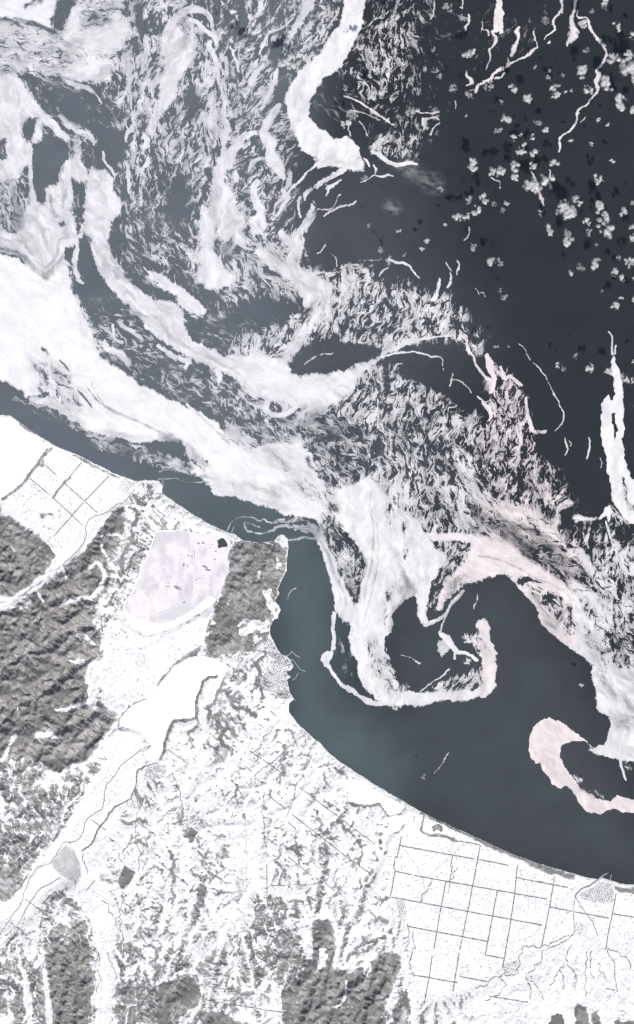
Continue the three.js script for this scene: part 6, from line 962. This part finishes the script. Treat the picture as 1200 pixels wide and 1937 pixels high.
// ---------- fair weather clouds over the eastern sea ----------
{
  const C = [[1142, 5, 7], [1141, 16, 6, 1], [1118, 25, 5, 1], [1030, 42, 7, 1], [1103, 47, 9], [1166, 53, 8], [1195, 70, 7], [1157, 113, 11], [1190, 130, 17], [1187, 108, 9], [1145, 163, 13], [1199, 152, 9], [1100, 136, 10], [1098, 150, 5], [1113, 172, 9], [1048, 168, 9], [1050, 185, 8], [1036, 150, 6, 1], [1068, 177, 3], [1080, 175, 3], [971, 170, 9], [925, 165, 9, 1], [997, 187, 9], [1172, 197, 12], [1197, 210, 8], [959, 228, 9], [940, 250, 8, 1], [1030, 248, 7], [1016, 235, 7, 1], [971, 262, 6], [1006, 262, 5], [985, 258, 4], [990, 275, 6], [1010, 290, 8], [985, 290, 8], [1078, 268, 4], [1117, 275, 4], [1130, 230, 4], [1148, 238, 4], [1039, 137, 4, 1], [1064, 145, 4, 1], [948, 195, 5, 1], [1108, 98, 6, 1], [1010, 130, 5, 1],
    [892, 308, 9], [892, 321, 9], [930, 326, 8], [946, 328, 9], [973, 320, 10], [974, 338, 8], [1007, 316, 7], [1008, 352, 13], [995, 356, 8, 1], [1033, 344, 13], [1048, 311, 8], [1130, 343, 9], [1157, 307, 5], [915, 379, 9], [903, 400, 8], [933, 388, 5, 1], [958, 387, 5], [950, 400, 5, 1], [1064, 394, 11], [1076, 404, 13], [1089, 382, 9], [1054, 405, 6, 1], [1038, 437, 9], [1074, 445, 9, 1], [1073, 459, 10], [1107, 423, 8], [1113, 443, 7, 1], [1133, 397, 11], [1138, 420, 13], [1147, 437, 13], [1177, 404, 9], [1195, 432, 6], [1197, 452, 8], [1193, 385, 6, 1], [926, 497, 9], [943, 497, 7, 1], [1097, 508, 7, 1], [1079, 519, 5], [1125, 501, 10], [1188, 496, 9], [1160, 516, 7], [1175, 528, 6], [1198, 528, 4], [1168, 490, 5, 1], [951, 562, 7, 1], [946, 551, 4, 1], [1173, 565, 4], [1162, 580, 8], [1198, 570, 6], [1137, 553, 3, 1], [1127, 466, 4, 1], [1022, 405, 6, 1],
    [745, 40, 10], [736, 50, 8, 1], [683, 92, 8], [668, 95, 6, 1], [654, 170, 6, 1], [704, 184, 10], [655, 236, 8], [664, 220, 10, 1], [721, 180, 6, 1], [848, 17, 9, 1], [874, 37, 9, 1], [891, 104, 8], [880, 108, 6], [825, 135, 6, 1], [832, 148, 6, 1], [886, 182, 8, 1], [857, 172, 8, 1], [881, 222, 3], [820, 98, 5, 1], [471, 97, 10], [455, 88, 12, 1], [545, 120, 12], [534, 122, 9], [559, 126, 9], [425, 62, 9, 1], [548, 152, 8, 1], [546, 15, 9, 1],
    [807, 457, 5], [797, 472, 5], [753, 438, 4], [718, 477, 6, 1], [735, 495, 8, 1], [764, 484, 4, 1], [866, 413, 8], [881, 412, 7], [897, 405, 6], [841, 428, 4], [885, 380, 8, 1], [896, 471, 8, 1], [698, 430, 4, 1], [832, 360, 6, 1],
    [1053, 692, 5], [1065, 699, 5, 1], [1113, 696, 8], [1150, 703, 8], [1197, 685, 4], [1088, 675, 5, 1], [936, 658, 5, 1], [908, 662, 9, 1], [961, 656, 3, 1], [1097, 1294, 4], [800, 1467, 5, 1], [690, 340, 6, 1]];
  const MPUFF = mat({ color: new THREE.Color(0.93, 0.93, 0.93), roughness: 1, transparent: true, opacity: 0.12, depthWrite: false }), MTHIN = mat({ color: new THREE.Color(0.9, 0.9, 0.91), roughness: 1, transparent: true, opacity: 0.05, depthWrite: false });
  const ico = new THREE.IcosahedronGeometry(1, 0), ip = ico.attributes.position;
  const puff = (P, Q, x, y, z, r) => { const a = rnd() * 6.283, b = 0.75 + 0.5 * rnd(), c = 0.75 + 0.5 * rnd(), ca = Math.cos(a), sa = Math.sin(a); for (let k = 0; k < ip.count; k++) { const nx = ip.getX(k), ny = ip.getY(k), nz = ip.getZ(k), u = nx * r * b, w = nz * r * c; P.push(x + u * ca - w * sa, y + ny * r * 0.8, z + u * sa + w * ca); Q.push(nx * ca - nz * sa, ny, nx * sa + nz * ca); } };
  const geo = (P, Q) => { const g = new THREE.BufferGeometry(); g.setAttribute('position', new THREE.Float32BufferAttribute(P, 3)); g.setAttribute('normal', new THREE.Float32BufferAttribute(Q, 3)); return g; };
  const build = (x, y, r, thin) => {
    const A = [[], []], B = [[], []], R = r * M * 0.86, sx = rnd() * 900, sy = rnd() * 900, st = 0.5 + 1.0 * rnd(), ro = rnd() * 3.14, n = Math.round((thin ? 55 : 120) * Math.min(1.6, 0.5 + r / 14)); let tries = 0;
    for (let k = 0; k < n && tries < n * 60; tries++) {
      const u = (rnd() * 2 - 1) * 1.5, v = (rnd() * 2 - 1) * 1.5, d = u * u * st + v * v / st, q = 1.9 * (fbm(u * 1.5 + sx, v * 1.5 + sy, 801, 4) - 0.5) + 0.62 - 0.34 * d; if (q < 0.36) continue;
      const c = Math.min(1, (q - 0.36) / 0.42), core = !thin && c > 0.45, s = (core ? 0.16 + 0.2 * rnd() : 0.14 + 0.2 * rnd()) * R + 5;
      const cu = u * Math.cos(ro) - v * Math.sin(ro), cv = u * Math.sin(ro) + v * Math.cos(ro), t = core ? A : B;
      puff(t[0], t[1], cu * R, (0.1 + 0.9 * c * rnd()) * R * 0.45, cv * R, s); k++;
    }
    const o = new THREE.Group(); if (A[0].length) add(new THREE.Mesh(geo(...A), MPUFF), 'core', undefined, o); if (B[0].length) add(new THREE.Mesh(geo(...B), MTHIN), 'wisp', undefined, o);
    o.position.set(X(x), 1150, Z(y)); return o;
  };
  const veil = (x, y, r, sd) => {                                     // a thin sheet of haze, thicker and thinner in streaks
    const N = 192, d = new Uint8Array(N * N * 4); for (let j = 0; j < N; j++) for (let i = 0; i < N; i++) { const u = i / N * 2 - 1, v = j / N * 2 - 1, e = Math.max(0, 1 - Math.hypot(u, v)), q = fbm(i / 34 - j / 60 + sd, j / 22 + sd, 821, 5), a = 255 * e * Math.sqrt(e) * 1.3 * sst(0.2, 0.8, q) * 0.2, k = (j * N + i) * 4; d[k] = d[k + 1] = d[k + 2] = a; d[k + 3] = 255; }
    const t = new THREE.DataTexture(d, N, N); t.magFilter = THREE.LinearFilter; t.needsUpdate = true;
    const g = new THREE.PlaneGeometry(2.6 * r * M, 2 * r * M, 20, 20); g.rotateX(-Math.PI / 2); const p = g.attributes.position; for (let k = 0; k < p.count; k++) p.setY(k, 260 * (fbm(p.getX(k) / 900 + sd, p.getZ(k) / 900, 823, 2) - 0.5)); g.computeVertexNormals(); g.rotateY(-0.45);
    const m = new THREE.Mesh(g, mat({ color: new THREE.Color(0.85, 0.85, 0.86), roughness: 1, transparent: true, alphaMap: t, depthWrite: false, side: THREE.DoubleSide })); m.position.set(X(x), 1300, Z(y)); return m;
  };
  const spot = (x, y) => y < 300 ? (x < 600 ? 'over the upper left brash' : x < 800 ? 'right of the broad top band' : x < 920 ? 'over the dark water near the top' : x < 1060 ? 'by the cream ribbons at the top' : 'beside the snaking ribbon') : y < 600 ? (x < 800 ? 'over the open pool above the central fan' : x < 960 ? 'over the dark water right of the pool' : x < 1100 ? 'in the right hand cloud field' : 'near the right edge, right hand cloud field') : y < 800 ? 'right of the fans, above the tall tongue' : 'alone over the southern bay';
  for (const [x, y, r, thin] of C) {
    const s = spot(x, y), size = r >= 11 ? 'large' : r >= 7 ? 'middling' : 'small';
    add(build(x, y, r, thin), 'cloud', { label: `${size} ${thin ? 'thin wispy grey' : 'puffy white'} cloud ${s}`, category: 'cloud', group: 'clouds ' + s });
  }
  for (const [x, y, r, l] of [[772, 325, 34, 'broad faint cloud veil below the curved ice rim'], [815, 348, 30, 'faint cloud veil right of the broad veil, over dark water'], [742, 395, 20, 'faint cloud smear in the middle of the open pool']]) add(veil(x, y, r, x), 'cloud', { label: l, category: 'cloud' });
}
log('clouds');
// things that look alike and stand in one place are told apart by their order from the left
{
  const by = {}, word = ['first', 'second', 'third', 'fourth', 'fifth', 'sixth', 'seventh', 'eighth', 'ninth', 'tenth'], num = ['', '', 'two', 'three', 'four', 'five', 'six', 'seven', 'eight', 'nine', 'ten'];
  for (const o of scene.children) if (o.userData.label && o.userData.category && !o.userData.kind) (by[o.userData.label] ||= []).push(o);
  for (const l in by) {
    const a = by[l]; if (a.length < 2 || a.length > 10 || l.split(' ').length > 11) continue;
    const cx = o => { if (o.isMesh && o.position.lengthSq() === 0) { o.geometry.computeBoundingBox(); return o.geometry.boundingBox.min.x + o.geometry.boundingBox.max.x; } return 2 * o.position.x; };
    a.sort((p, q) => cx(p) - cx(q)).forEach((o, k) => { o.userData.label = `${l}, ${word[k]} of ${num[a.length]} from left`; });
  }
}
log('done');
renderer.setSize(634, 1024);
renderer.render(scene, camera);
